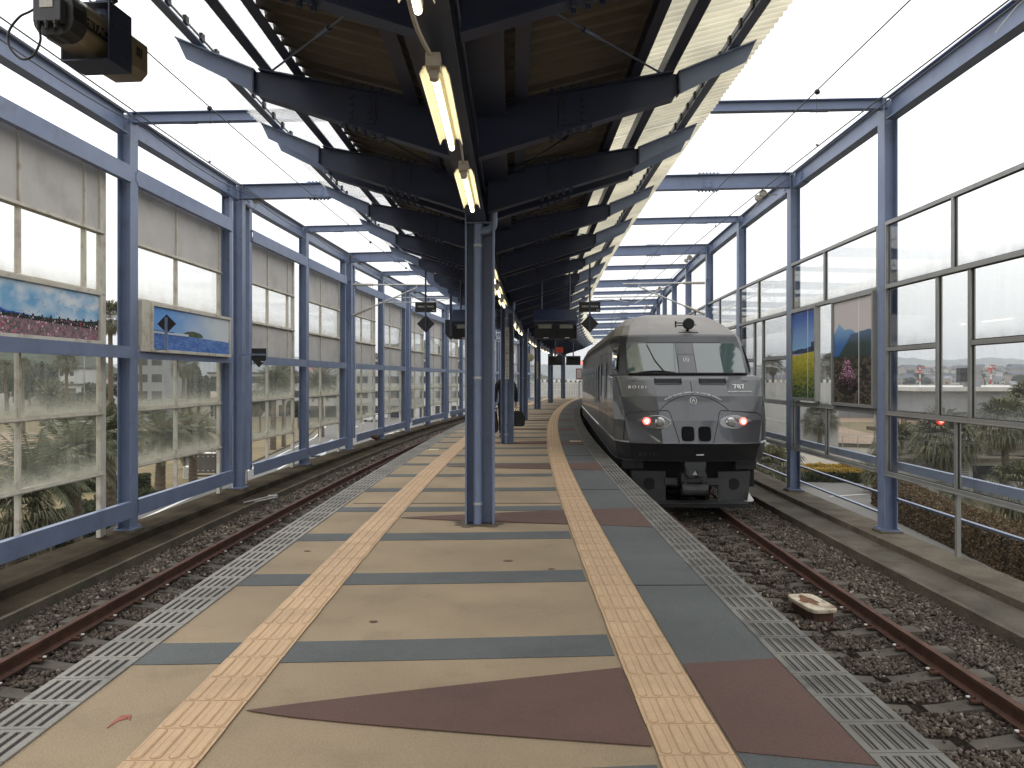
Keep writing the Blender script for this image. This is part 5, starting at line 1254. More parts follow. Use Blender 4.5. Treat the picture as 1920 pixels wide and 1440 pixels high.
b = MB(); b.bb(-.12, .12, -.28, .28, -.12, 0, M_); b.build('case', RUST, t)
# yellow marks on the edges further on and the white metal hatch in the platform
b = MB(); b.ab(19.6, 19.9, 1.02, 1.30, .008, .014, 1); t = b.build('floor_marker', mat('yellow_plate', (.60, .50, .30), .6)); tag(t, 'small pale yellow plate on the platform near the train', 'floor marker', 'pale plates on the platform')
b = MB(); b.ab(17.3, 17.55, -2.1, -1.88, .004, .010, 1); t = b.build('floor_marker', bpy.data.materials['yellow_plate']); tag(t, 'small pale yellow plate on the platform near the left edge', 'floor marker', 'pale plates on the platform')
# rusty disc lying by the left kerb
b = MB(); M_ = Matrix.Translation(at(703, 822, 29)); b.tube([M_ @ Vector((0, 0, 0)), M_ @ Vector((.02, .03, .06))], .17, 10); t = b.build('rusty_lamp', RUST); tag(t, 'rusty round lamp head lying on the left kerb by a column', 'lamp')
# switch rod pieces on the left gutter
b = MB(); 
for p0, p1 in (((-5.95, 17.0), (-5.55, 17.9)), ((-5.75, 17.1), (-5.45, 17.5))): b.tube([P(p0[1], p0[0], -1.08), P(p1[1], p1[0], -1.05)], .015, 6)
b.bb(-.1, .1, -.05, .05, -.03, .03, frame(17.8, -5.6, -1.07)); t = b.build('metal_rod', GALV); tag(t, 'pale metal rods lying on the gutter strip by the doubled column', 'metal rods')
# ================================================================= OUTSIDE: ground, roads, planting, buildings (street level is G)
def gg(px, py, z=G):
    Y = 1520*(1.55-z)/(py-708.5); return Vector(((px-981.4)/1520*Y, Y, z))
GRASS = mat('field_ground', (.15, .125, .072), .95, var=.25, scale=.02, dirt=(.085, .09, .045), dirtamt=.9, dscale=.035)
LAWN = mat('dry_lawn', (.165, .122, .052), .95, var=.22, scale=.5, bump=.4, bscale=8, dirt=(.075, .080, .032), dirtamt=.8, dscale=.15, dpos=.46)
DIRT = mat('bare_earth', (.25, .175, .115), .95, var=.15, scale=.1, dirt=(.18, .13, .08), dirtamt=.6, dscale=.08)
ASPH = mat('asphalt', (.115, .11, .10), .9, var=.12, scale=.5, bump=.2, bscale=30, dirt=(.09, .088, .08), dirtamt=.5, dscale=.3)
def flat(name, pts, z, m, th=.004):
    b = MB(); b.prism([Vector((x, y, z-th)) for x, y in pts], (0, 0, th)); return struct(b.build(name, m))
b = MB(); n = 24; R0 = [0, 60, 200, 600, 1400, 3000, 6500]
vs = [Vector((0, 0, G))]; fs = []
for r in R0[1:]:
    for k in range(n): vs.append(Vector((r*math.cos(2*pi*k/n), r*math.sin(2*pi*k/n), G)))
for k in range(n): fs.append((0, 1+k, 1+(k+1) % n))
for i in range(len(R0)-2):
    for k in range(n): a = 1+i*n; fs.append((a+k, a+n+k, a+n+(k+1) % n, a+(k+1) % n))
b.add(vs, fs); struct(b.build('ground', GRASS))
# left: road, kerb, lawn, bare earth
flat('road', [(-19.5, 8), (-7.3, 8), (-7.3, 60), (-4, 110), (8, 190), (-42, 190), (-29, 110), (-24.3, 65)], G+.012, ASPH)
flat('lawn', [(-20.2, 8), (-24.9, 65), (-29.8, 110), (-36, 150), (-140, 150), (-110, 8)], G+.010, LAWN)
flat('bare_ground', [(-46, 62), (-52, 118), (-130, 128), (-120, 55)], G+.020, DIRT)
b = MB(); K = [(-19.9, 8), (-24.6, 65), (-29.5, 110), (-35, 140)]
for (x0, y0), (x1, y1) in zip(K[:-1], K[1:]): b.prism([Vector(v) for v in ((x0-.12, y0, G), (x0+.12, y0, G), (x1+.12, y1, G), (x1-.12, y1, G))], (0, 0, .14))
struct(b.build('kerb', CONCW))
RW = mat('road_white', (.62, .61, .57), .8, var=.08, scale=4)
b = MB()
def dash(mb, x0, y0, x1, y1, w, z=G+.017):
    d = Vector((x1-x0, y1-y0, 0)).normalized(); s_ = Vector((d.y, -d.x, 0))*w/2; p, q = Vector((x0, y0, z)), Vector((x1, y1, z)); mb.prism([p-s_, p+s_, q+s_, q-s_], (0, 0, .004))
for (x0, y0), (x1, y1) in zip(K[:-1], K[1:]): dash(b, x0+1.1, y0, x1+1.1, y1, .22)
for y in range(12, 150, 10): dash(b, -16-.095*y*1.0+1.0, y, -16-.095*(y+5)+1.0, y+5, .18)
dash(b, -9.5, 8, -9.0, 70, .2); dash(b, -9.0, 70, 0, 150, .2)
for y in (66, 71, 90): 
    x = -17.5-.06*(y-60); dash(b, x, y, x+.1, y+3.2, .35); dash(b, x-.5, y+2.4, x+.1, y+4.2, .3); dash(b, x+.6, y+2.4, x, y+4.2, .3); dash(b, x+2.0, y, x+2.1, y+3, .9)
for k in range(9):
    a0, a1 = -1.2+k*.27, -1.2+k*.27+.16; dash(b, -24+5.5*math.cos(a0), 128+16*math.sin(a0), -24+5.5*math.cos(a1), 128+16*math.sin(a1), .5)
b.build('road_marking', RW)['kind'] = 'structure'
# right: apron, road, car park line
flat('parking_lot', [(7.2, 8), (21, 8), (21, 44), (27, 58), (30, 63), (21, 66), (10, 70), (7.2, 40)], G+.012, ASPH)
flat('road', [(12, 70), (34, 66), (60, 62), (90, 60), (90, 72), (58, 80), (30, 100), (24, 160), (14, 160)], G+.014, mat('pale_road', (.22, .195, .155), .9, var=.08, scale=.4))
flat('lawn', [(31, 101), (59, 81), (120, 74), (200, 200), (60, 240), (28, 165)], G+.010, DIRT)
flat('bare_ground', [(50, 112), (150, 104), (170, 140), (55, 150)], G+.018, LAWN)
b = MB(); p, q = gg(1556, 931), gg(1640, 926); dash(b, p.x, p.y, q.x, q.y, .14); dash(b, 12, 20, 12, 50, .14); b.build('road_marking', RW)['kind'] = 'structure'

# ---- hedges
def leaves(centers, size, jitter=.0, flat_=0.0, rg=None, aspect=1.7):
    """one small quad per centre, random orientation"""
    n = len(centers); rg = rg or np.random
    a = rg.normal(size=(n, 3)); a /= np.linalg.norm(a, axis=1)[:, None]+1e-9; b_ = rg.normal(size=(n, 3)); b_ -= (a*b_).sum(1)[:, None]*a; b_ /= np.linalg.norm(b_, axis=1)[:, None]+1e-9
    s = size*rg.uniform(.6, 1.3, (n, 1)); a = a*s*aspect/2; b_ = b_*s/2
    V = np.stack([centers-a, centers+b_, centers+a, centers-b_], 1).reshape(-1, 3); return V
def quadmesh(name, V, m, parent=None, label=None):
    V = np.asarray(V, float)-(np.array(ORG[parent.name]) if parent is not None else 0); n = len(V)//4
    me = bpy.data.meshes.new(name); me.vertices.add(len(V)); me.vertices.foreach_set('co', V.ravel().astype(np.float32)); me.loops.add(n*4); me.loops.foreach_set('vertex_index', np.arange(n*4, dtype=np.int32))
    me.polygons.add(n); me.polygons.foreach_set('loop_start', np.arange(0, n*4, 4, dtype=np.int32)); me.update(calc_edges=True); me.materials.append(m)
    o = bpy.data.objects.new(name, me); COL.objects.link(o)
    if parent is not None: o.parent = parent; ORG[o.name] = ORG[parent.name]
    return o
HB = leaf_mat('brown_hedge_leaf', (.035, .030, .014), (.135, .085, .04), 2.2); HG = leaf_mat('green_hedge_leaf', (.022, .032, .012), (.09, .10, .038), 1.6); HY = leaf_mat('yellow_hedge_leaf', (.20, .13, .02), (.46, .31, .05), 2.0); HCORE = mat('hedge_core', (.018, .016, .009), 1.0)
def hedge(path, w, h, label, leafm, den=900, size=.07, topm=None, cat='hedge'):
    t = thing('hedge', (path[0][0], path[0][1], G), label, cat, None); rg = np.random.RandomState(int(abs(path[0][0]*10))+3)
    core = MB()
    for (x0, y0), (x1, y1) in zip(path[:-1], path[1:]):
        d = Vector((x1-x0, y1-y0, 0)); L_ = d.length; d.normalize(); s_ = Vector((-d.y, d.x, 0))*(w/2-.12)
        p, q = Vector((x0, y0, G)), Vector((x1, y1, G)); core.prism([p-s_, q-s_, q+s_, p+s_], (0, 0, h-.12))
    core.build('dark_core', HCORE, t); Vs = []; Vt = []  # solid dark block filling the hedge behind its leaves
    for (x0, y0), (x1, y1) in zip(path[:-1], path[1:]):
        d = np.array([x1-x0, y1-y0]); L_ = np.linalg.norm(d); d = d/L_; nn = np.array([-d[1], d[0]])
        n = int(L_*(w+2*h)*den); a = rg.rand(n)*L_; per = rg.rand(n)*(w+2*h)
        off = np.where(per < h, -w/2, np.where(per > h+w, w/2, per-h-w/2)); z = np.where(per < h, per, np.where(per > h+w, 2*h+w-per, h))
        bump = .07*np.sin(a*3.1)+.05*np.sin(a*7.3+1); rr = np.clip((np.abs(off)/(w/2)-.7)/.3, 0, 1)*np.clip((z/h-.6)/.4, 0, 1)
        off = off*(1+bump*.3)*(1-.12*rr); z = z*(1-.10*rr)+bump*.5*(z > h*.5)
        c = np.stack([x0+d[0]*a+nn[0]*off, y0+d[1]*a+nn[1]*off, G+np.maximum(z, .03)], 1)+rg.normal(size=(n, 3))*.035
        top = z > h*.80
        if topm is not None: Vs.append(leaves(c[~top], size, rg=rg)); Vt.append(leaves(c[top], size, rg=rg))
        else: Vs.append(leaves(c, size, rg=rg))
    quadmesh('foliage', np.concatenate(Vs), leafm, t)
    if topm is not None: quadmesh('yellow_tips', np.concatenate(Vt), topm, t)
    return t
hedge([(20.9, 20), (21.2, 34), (22.2, 45), (23.6, 52)], 2.3, 1.6, 'long clipped brown hedge running beside the asphalt on the right', HB, 520, .085)
hedge([(21.6, 64.2), (25, 63.6), (29.5, 62.5)], 1.3, 1.0, 'low hedge with bright yellow top facing the parking lot', HG, 500, .10, HY)
hedge([(22.0, 67.5), (28.5, 66.8)], 1.0, .95, 'second yellow topped hedge just behind the first', HG, 380, .11, HY)
hedge([(16.5, 62), (20.8, 64)], 1.6, 1.3, 'dark green hedge beyond the train nose', HG, 420, .09)
hedge([(-34, 57), (-27.6, 60)], 1.2, 1.0, 'low dark green hedge behind a palm trunk on the left lawn', HG, 380, .10)
hedge([(-24.0, 52.5), (-26.2, 50)], 1.5, .9, 'short rounded green hedge beside the left road', HG, 380, .10)

hedge([(-24.5, 33), (-23.2, 41), (-24.6, 47)], 2.6, 1.0, 'dark low shrubs at the foot of the nearest left palms', HG, 260, .16)
hedge([(-30, 44), (-36, 46)], 3.0, .9, 'low shrub bed behind the nearest left palms', HG, 200, .18)
# ---- palms
PLEAF = leaf_mat('palm_leaf', (.032, .042, .018), (.135, .14, .065), .9, .5, .15); FLEAF = leaf_mat('fan_leaf', (.03, .035, .015), (.14, .13, .06), 1.1, .5, .15); DRY = leaf_mat('dry_leaf', (.10, .075, .04), (.26, .20, .12), 2, .8, .2)
TRUNK = mat('palm_trunk', (.115, .085, .055), .95, var=.35, scale=5, bump=1.0, bscale=14, stretch=(1, 1, 4))
def frond(rg, base, az, el, Lf, droop, nl=20, ll=.42, lw=.045, feather=True):
    out_ = []; pts = []; p = np.array(base, float); d = np.array([math.cos(az)*math.cos(el), math.sin(az)*math.cos(el), math.sin(el)]); ns = 8
    for k in range(ns+1):
        pts.append(p.copy()); p = p+d*Lf/ns; d = d+np.array([0, 0, -droop/ns]); d /= np.linalg.norm(d)
    pts = np.array(pts); side = np.array([-math.sin(az), math.cos(az), 0])
    for k in range(ns):                                   # rachis
        w = .03*(1-k/ns)+.008; out_ += [pts[k]-side*w, pts[k]+side*w, pts[k+1]+side*w, pts[k+1]-side*w]
    for j in range(nl):
        t = .12+.88*j/nl; f = t*ns; i = min(int(f), ns-1); q = pts[i]+(pts[i+1]-pts[i])*(f-i); tan = pts[i+1]-pts[i]; tan /= np.linalg.norm(tan)
        l_ = ll*(math.sin(pi*min(1, t*.9+.12))**.6)*rg.uniform(.85, 1.1)
        for sg in (-1, 1):
            dr = side*sg*.82+tan*.62+np.array([0, 0, -.25-.25*t])+rg.normal(size=3)*.08; dr /= np.linalg.norm(dr); wv = tan*lw*rg.uniform(.8, 1.2)
            tip = q+dr*l_+np.array([0, 0, -.10*l_]); out_ += [q-wv/2, q+wv/2, tip+wv*.15, tip-wv*.15]
    return out_
def fan(rg, base, az, el, Lp, R_, droop):
    out_ = []; d = np.array([math.cos(az)*math.cos(el), math.sin(az)*math.cos(el), math.sin(el)]); b0 = np.array(base, float); hub = b0+d*Lp+np.array([0, 0, -.15*Lp*droop]); side = np.array([-math.sin(az), math.cos(az), 0]); up = np.cross(d, side)
    out_ += [b0-side*.02, b0+side*.02, hub+side*.012, hub-side*.012]
    for k in range(24):
        a = (k/23-.5)*2*1.75; dr = d*math.cos(a)+side*math.sin(a); dr = dr+rg.normal(size=3)*.05; mid = hub+dr*R_*.62; tip = mid+(dr*.55+np.array([0, 0, -.9*droop]))*R_*.5*rg.uniform(.8, 1.1); w = np.cross(dr, up); w /= np.linalg.norm(w)+1e-9; w = w*R_*.034
        out_ += [hub-w*.3, hub+w*.3, mid+w, mid-w, mid-w, mid+w, tip+w*.15, tip-w*.15]
    return out_
def make_palm(kind, h, R_, seed, label):
    rg = np.random.RandomState(seed); t = thing('palm_tree', (0, 0, 0), label, 'palm tree', 'palm trees around the station')
    tr = MB(); rr = []; pts = []; n = max(8, int(h/.16)); r0 = {'date': .26, 'fan': .17, 'tall': .16, 'cycad': .16}[kind]; lean = rg.uniform(-.03, .03, 2)
    for k in range(n+1):
        q = k/n; pts.append((lean[0]*h*q*q, lean[1]*h*q*q, h*q)); rr.append(r0*(1.25-.4*q)*(1.0+(.10 if k % 2 else 0))*(1.35 if q > .92 and kind in ('fan', 'date') else 1))
    tr.tube(pts, rr, 9); tr.build('trunk', TRUNK, t); top = np.array(pts[-1]); V = []
    if kind in ('date', 'cycad'):
        N_ = 62 if kind == 'date' else 26
        for k in range(N_):
            az = k*2.39996+rg.normal()*.1; q = k/N_; el = 1.35-1.75*q+rg.normal()*.08; V += frond(rg, top+np.array([math.cos(az), math.sin(az), 0])*.08, az, el, R_*rg.uniform(.85, 1.1), 1.1+.5*q, 28 if kind == 'date' else 16, R_*.20, R_*.024)
        quadmesh('crown', V, PLEAF, t)
    else:
        N_ = 40
        for k in range(N_):
            az = k*2.39996+rg.normal()*.12; q = k/N_; el = 1.25-1.9*q; V += fan(rg, top+np.array([0, 0, .1]), az, el, R_*rg.uniform(.42, .6), R_*.55, .35+.9*q)
        quadmesh('crown', V, FLEAF, t); V = []
        for k in range(14):
            az = k*2.39996; V += fan(rg, top-np.array([0, 0, .12]), az, -1.0-rg.rand()*.3, R_*.28, R_*.32, 1.2)
        quadmesh('dead_skirt', V, DRY, t)
    return t
palms = {}
def palm(kind, px, Y, zc, R_, label, base=None):
    """crown centre seen at column px of the photograph at distance Y, at height zc"""
    h0 = {'date': 4.0, 'fan': 4.6, 'tall': 10.0, 'cycad': .9}[kind]; R0_ = {'date': 2.5, 'fan': 1.9, 'tall': 1.5, 'cycad': 1.2}[kind]
    X = (px-981.4)/1520*Y; sc_ = R_/R0_; hz = (zc-G)/h0
    if kind == 'fan': hz -= .17
    M_ = Matrix.Translation((X, Y, G)) @ Matrix.Rotation((px*.37) % 6.28, 4, 'Z') @ Matrix.Diagonal((sc_, sc_, sc_, 1))
    key = (kind, round(hz/sc_, 1))
    if key not in palms:
        t = make_palm(kind, h0*hz/sc_, R0_, int(px) % 97+int(Y), label); palms[key] = t; place(t, M_); return t
    return copy_thing(palms[key], M_, label)
for a in [('date', 70, 36, -2.9, 2.6, 'bushy palm nearest on the left, low behind the first screen'), ('date', 140, 40, -2.2, 2.8, 'full round palm filling the lower panes of the first left screen'), ('date', 205, 45, -1.6, 2.6, 'palm seen in the gap left of the first blue column'),
          ('fan', 20, 34, -3.4, 2.0, 'small fan palm at the left edge of the view'), ('date', 300, 56, -2.7, 2.8, 'thick trunked palm behind the second left screen'), ('date', 362, 62, -2.4, 2.5, 'palm behind the grey board on the left lawn'),
          ('date', 95, 128, -1.2, 3.6, 'neat round topped palm standing alone on the bare earth far left'), ('tall', 126, 112, 3.6, 1.9, 'tall thin palm right of the lone round palm'), ('tall', 44, 118, 3.4, 1.8, 'tall thin palm left of the lone round palm'),
          ('tall', 208, 70, 6.6, 1.8, 'tall palm whose crown shows in the slit beside the first column'), ('tall', 342, 100, 3.0, 2.0, 'tall palm above the sea picture screen, right one'), 
          ('tall', 266, 76, 5.9, 1.2, 'thin palm whose tip shows over the sea picture'), ('date', 512, 92, 1.0, 2.7, 'palm behind the third left screen, left one'), ('tall', 532, 96, 1.6, 2.0, 'palm with hanging dead leaves behind the third left screen'),
          ('date', 602, 112, .6, 3.4, 'low round palm behind the fourth left screen'), ('tall', 12, 140, 2.4, 2.0, 'far thin palm at the left edge'),
          ('fan', 1770, 54, -2.0, 2.6, 'broad drooping fan palm in the middle of the lower right pane'), ('fan', 1885, 49, -.5, 2.1, 'fan palm with bare brown trunk at the right edge'), ('fan', 1690, 62, -3.2, 2.4, 'fan palm half hidden by the first right column'), ('fan', 1662, 57, -4.2, 2.0, 'dark fan palm left of the first right column'),
          ('fan', 1537, 93, -2.3, 2.3, 'lone young palm on the verge below the yellow field picture'), ('tall', 1558, 150, 3.0, 2.6, 'tall thin palm seen between the two tall pictures'), ('tall', 1450, 170, 3.0, 2.6, 'tall thin palm beside the street lamp'), ('fan', 1438, 55, -4.3, 2.2, 'low palm just beyond the train nose'), ('fan', 1465, 62, -4.6, 2.0, 'second low palm beyond the train nose'),
          ('cycad', 1792, 49, -5.6, 1.7, 'spiky low cycad beyond the brown hedge'), ('fan', 1912, 45, -4.2, 2.2, 'low fan palm at the lower right edge'), ('cycad', 1860, 52, -5.6, 1.3, 'small spiky cycad near the pale building'), ('fan', 1925, 62, .3, 2.2, 'fan palm whose top shows above the lower right panes')]: palm(*a)

# ---- round trees and far woods
TL = leaf_mat('tree_leaf', (.016, .024, .010), (.060, .075, .030), .5, .6, .1)
def make_tree(seed, label, h=8.0, r=3.2, n=5200, size=.34, group='round trees beyond the roads'):
    rg = np.random.RandomState(seed); t = thing('tree', (0, 0, 0), label, 'tree', group)
    b = MB(); b.tube([(0, 0, 0), (.1, 0, h*.3), (0, .15, h*.55)], [.26, .19, .10], 8)
    for k in range(5):
        a = k*1.3; b.tube([(0, .05, h*.35), (math.cos(a)*r*.35, math.sin(a)*r*.35, h*.58), (math.cos(a)*r*.6, math.sin(a)*r*.6, h*.72)], [.09, .06, .02], 5)
    b.build('trunk', TRUNK, t); cs = []
    for k in range(16):
        a = rg.rand()*6.28; q = rg.rand(); c = np.array([math.cos(a)*r*.62*q**.5, math.sin(a)*r*.62*q**.5, h*(.50+.38*rg.rand())]); R_ = r*rg.uniform(.26, .46); m_ = n//16
        v = rg.normal(size=(m_, 3)); v /= np.linalg.norm(v, axis=1)[:, None]; cs.append(c+v*R_*rg.uniform(.55, 1.05, (m_, 1))*np.array([1, 1, .8]))
    quadmesh('crown', leaves(np.concatenate(cs), size, rg=rg), TL, t); return t
trees = [make_tree(31, 'x'), make_tree(37, 'x', 7, 3.6)]
first = [True, True]
spots = [(190, 125, 1.0), (345, 72, .6), (488, 120, 1.1), (560, 130, .95), (15, 175, 1.3), (55, 190, 1.2), (78, 235, 1.6), (100, 250, 1.8), (330, 190, 1.1), (372, 180, 1.25), (405, 160, 1.0), (155, 160, .8), (235, 200, 1.3), (245, 170, 1.0), (30, 240, 1.5), (120, 170, .7), (180, 165, .9), (285, 210, 1.2), (350, 230, 1.5), (620, 200, 1.0), (690, 230, 1.1), (560, 210, 1.2), (500, 220, 1.2),
         (1490, 170, .8), (1505, 200, 1.0), (1430, 260, 1.2), (1570, 240, .9)]
for j, (px, Y, s_) in enumerate(spots):
    if j < 4: s_ *= .7
    k = j % 2; X = (px-981.4)/1520*Y; M_ = Matrix.Translation((X, Y, G)) @ Matrix.Rotation(j*1.1, 4, 'Z') @ Matrix.Diagonal((s_, s_, s_, 1)); lab = 'dark round tree beyond the left road among the palms' if px < 900 else 'dark round tree beyond the right road'
    if first[k]: place(trees[k], M_); trees[k]['label'] = lab; first[k] = False
    else: copy_thing(trees[k], M_, lab)
# ---- hills and the wooded rise with the town on it
def ridge(name, x0, x1, Y, depth, hts, m, seed, base=G):
    rg = np.random.RandomState(seed); n = len(hts)-1; nx, ny = 120, 14; V = []; f = []
    for j in range(ny+1):
        q = j/ny
        for i in range(nx+1):
            t = i/nx; k = min(int(t*n), n-1); fr_ = t*n-k; hh = hts[k]*(1-fr_)+hts[k+1]*fr_; hh *= math.sin(pi*min(1, q*1.0))**.8 if j < ny else 0
            V.append((x0+(x1-x0)*t, Y+depth*q, base-.5+hh*(1+.10*math.sin(t*60+j)+.07*math.sin(t*143+2*j))))
    for j in range(ny):
        for i in range(nx): a = j*(nx+1)+i; f.append((a, a+1, a+nx+2, a+nx+1))
    b = MB(); b.add(V, f); return struct(b.build(name, m))
FOREST = mat('far_forest', (.032, .042, .022), .95, var=.4, scale=.02, dirt=(.06, .07, .035), dirtamt=.8, dscale=.05)
ridge('hills', 900, 4600, 3300, 1400, [0, 50, 95, 120, 105, 95, 90, 100, 85, 70, 80, 95, 80, 60, 50, 60, 75, 70, 60, 20], FOREST, 1)
ridge('hills', -5200, -200, 2800, 1300, [0, 60, 90, 110, 80, 60, 90, 120, 130, 90, 60, 70, 90, 70, 20], FOREST, 2)
ridge('hills', -700, 1000, 2600, 900, [0, 60, 90, 70, 50, 70, 100, 90, 50, 0], FOREST, 3)
ridge('terrain', 250, 1600, 640, 700, [0, 8, 14, 16, 18, 17, 18, 20, 20, 16], FOREST, 4)
ridge('terrain', -420, -150, 290, 120, [0, 14, 22, 27, 19, 10, 15, 20, 24, 21, 12, 3], FOREST, 5)
ridge('terrain', -150, 60, 420, 160, [0, 12, 26, 30, 22, 12, 6, 0], FOREST, 6)
# town houses on the rise
HW = [mat('house_wall', c, .8, var=.05) for c in ((.52, .50, .46), (.40, .37, .32), (.58, .56, .53), (.33, .27, .22))]; HR = [mat('house_roof', c, .7, var=.15, scale=.6) for c in ((.10, .10, .11), (.16, .11, .085), (.22, .22, .23), (.07, .075, .09))]
HWN = mat('house_window', (.03, .035, .04), .2)
def make_house(k):
    t = thing('house', (0, 0, 0), 'x', 'house', 'houses of the far town on the rise'); w, d, h = [(9, 7, 5.6), (12, 8, 6), (8, 8, 3.2), (16, 9, 7.5)][k]
    b = MB(); b.bb(-w/2, w/2, -d/2, d/2, -3, h); b.build('wall', HW[k], t); b = MB(); r = .7
    b.prism([Vector((-w/2-r, -d/2-r, h)), Vector((-w/2-r, d/2+r, h)), Vector((-w/2-r, 0, h+d*.30))], (w+2*r, 0, 0)); b.build('roof', HR[k], t)
    for x in (-w*.28, w*.10, w*.32):
        b = MB(); b.bb(x-.8, x+.8, -d/2-.03, -d/2+.02, .9, 2.2)
        if h > 4: b.bb(x-.8, x+.8, -d/2-.03, -d/2+.02, 3.6, 4.8)
        b.build('window', HWN, t)
    return t
hs = [make_house(k) for k in range(4)]; used = [False]*4; rg = np.random.RandomState(23); tt_ = []
for j in range(120):
    px = rg.uniform(1440, 1990); Y = rg.uniform(600, 1150); X = (px-981.4)/1520*Y; k = rg.randint(4)
    zt = G+max(0, (Y-640)/350.0)*15*min(1, (X-250)/150.) if Y > 640 else G; zt = min(zt, G+15)
    M_ = Matrix.Translation((X, Y, zt)) @ Matrix.Rotation(rg.uniform(-.6, .6), 4, 'Z')
    if not used[k]: place(hs[k], M_); used[k] = True; hs[k]['label'] = 'tiny house of the hazy town on the far rise beyond the airfield'
    else: copy_thing(hs[k], M_, 'tiny house of the hazy town on the far rise beyond the airfield')
for j in range(90):
    px = rg.uniform(1430, 1990); Y = rg.uniform(560, 1200); X = (px-981.4)/1520*Y; zt = G+min(15, max(0, (Y-640)/350.0)*15); s_ = rg.uniform(.7, 1.5)
    copy_thing(trees[j % 2], Matrix.Translation((X, Y, zt-1)) @ Matrix.Rotation(j, 4, 'Z') @ Matrix.Diagonal((s_*1.5, s_, s_, 1)), 'tiny dark tree among the far town houses', group='trees of the far town')
for j in range(46):
    px = rg.uniform(0, 930); Y = rg.uniform(240, 420); X = (px-981.4)/1520*Y; k = rg.randint(4); copy_thing(hs[k], Matrix.Translation((X, Y, G)) @ Matrix.Rotation(rg.uniform(-.6, .6), 4, 'Z'), 'small pale house far beyond the left road', group='houses beyond the left road')
# ---- larger buildings
def block(x0, x1, y0, y1, h, label, wallm, floors, bays, name='building', dark_ground=False, roofm=None, over=.3, z0=G):
    t = thing(name, ((x0+x1)/2, y0, z0), label, 'building'); b = MB(); b.bb(x0, x1, y0, y1, z0, z0+h); b.build('wall', wallm, t)
    b = MB(); b.bb(x0-over, x1+over, y0-over, y1+over, z0+h, z0+h+.35); b.build('roof', roofm or CONCW, t); fh = h/floors
    for f in range(floors):
        for k in range(bays):
            w = (x1-x0)/bays; a = x0+w*k+w*.15; b = MB(); lo = z0+fh*f+(.1 if f == 0 and dark_ground else fh*.35); hi = z0+fh*f+fh*.82
            b.bb(a, a+w*.7, y0-.06, y0+.02, lo, hi); b.build('window', HWN, t)
    return t
PALE = mat('pale_wall', (.50, .49, .46), .8, var=.06, dirt=(.30, .29, .26), dirtamt=.5, dscale=.4); GREYW = mat('grey_wall', (.26, .265, .27), .8, var=.08, scale=.6, dirt=(.16, .16, .16), dirtamt=.5, dscale=.3); TANW = mat('tan_wall', (.36, .33, .28), .8, var=.06)
block(-108.9, -105.2, 190, 200, 10.3, 'pale windowless tower block far left behind tall palms', PALE, 4, 3); block(-150, -126, 185, 200, 6, 'low pale building at the far left', PALE, 2, 6)
block(-104, -84, 175, 190, 6.5, 'low white building behind the lone palm', PALE, 2, 5); block(-71.8, -66.5, 150, 160, 12.5, 'tall grey block behind the second left screen', GREYW, 4, 2); block(-66, -46, 170, 185, 9, 'white arcaded building behind the third left screen', PALE, 3, 7, dark_ground=True)
block(-44, -12, 165, 185, 12, 'long pale terminal block behind the farther left screens', PALE, 4, 10, dark_ground=True); block(-8, 40, 230, 245, 7, 'long low white building beyond the platform end', PALE, 2, 12)
# right: the pale two level building near, hangars far
t = block(33.0, 60, 57, 75, 3.3, 'pale flat roofed building with black doorway behind the palms on the right', TANW, 1, 3, roofm=CONCW, over=.9)
b = MB(); b.bb(25.6, 33, 55, 57, G, G+2.5); b.build('wing_wall', PALE, t); b = MB(); b.bb(25.5, 34, 54.4, 57.2, G+2.5, G+2.75); b.build('wing_roof', CONCW, t)
b = MB(); b.bb(30.5, 32.3, 54.93, 55.0, G+.1, G+2.2); b.build('door', BLACKG, t)
b = MB(); 
for q in range(9): b.bb(28, 30.2, 54.94, 55.0, G+.9+q*.16, G+.98+q*.16)
b.build('louvre', GREYW, t)
t = thing('hangar', (95, 150, G), 'long grey hangar with cream roof edge beyond the right panes', 'hangar'); b = MB(); b.bb(74, 175, 150, 185, G+1.8, G+5.7); b.build('wall', GREYW, t); b = MB(); b.prism([Vector((72.5, 148.5, G+5.7)), Vector((176, 148.5, G+5.7)), Vector((176, 187, G+5.7)), Vector((72.5, 187, G+5.7))], (0, 0, .75)); b.build('roof', PALE, t)
b = MB(); b.bb(78, 175, 151, 184, G, G+1.8); b.build('dark_opening', BLACK, t)
b = MB(); b.bb(83.5, 85.8, 152, 154, G+6.4, G+10.2); o = b.build('vent_tower', GREYW, t); b = MB(); b.bb(82.0, 83.5, 152.2, 153.6, G+7.4, G+10.0); b.build('louvre', BLACK, t)
t = thing('hangar', (71, 165, G), 'small grey hangar with a low gable, left of the long hangar', 'hangar'); b = MB(); b.bb(60, 82, 168, 190, G, G+5.2); b.build('wall', GREYW, t); b = MB(); b.prism([Vector((59, 167, G+5.2)), Vector((83, 167, G+5.2)), Vector((71, 167, G+7.0))], (0, 24, 0)); b.build('roof', PALE, t)
t = thing('hangar', (60, 190, G), 'white roofed shed behind the far right panes beside the train', 'hangar'); b = MB(); b.bb(52, 82, 205, 225, G, G+5.0); b.build('wall', GREYW, t); b = MB(); b.bb(51, 83, 204, 226, G+5.0, G+5.9); b.build('roof', PALE, t)
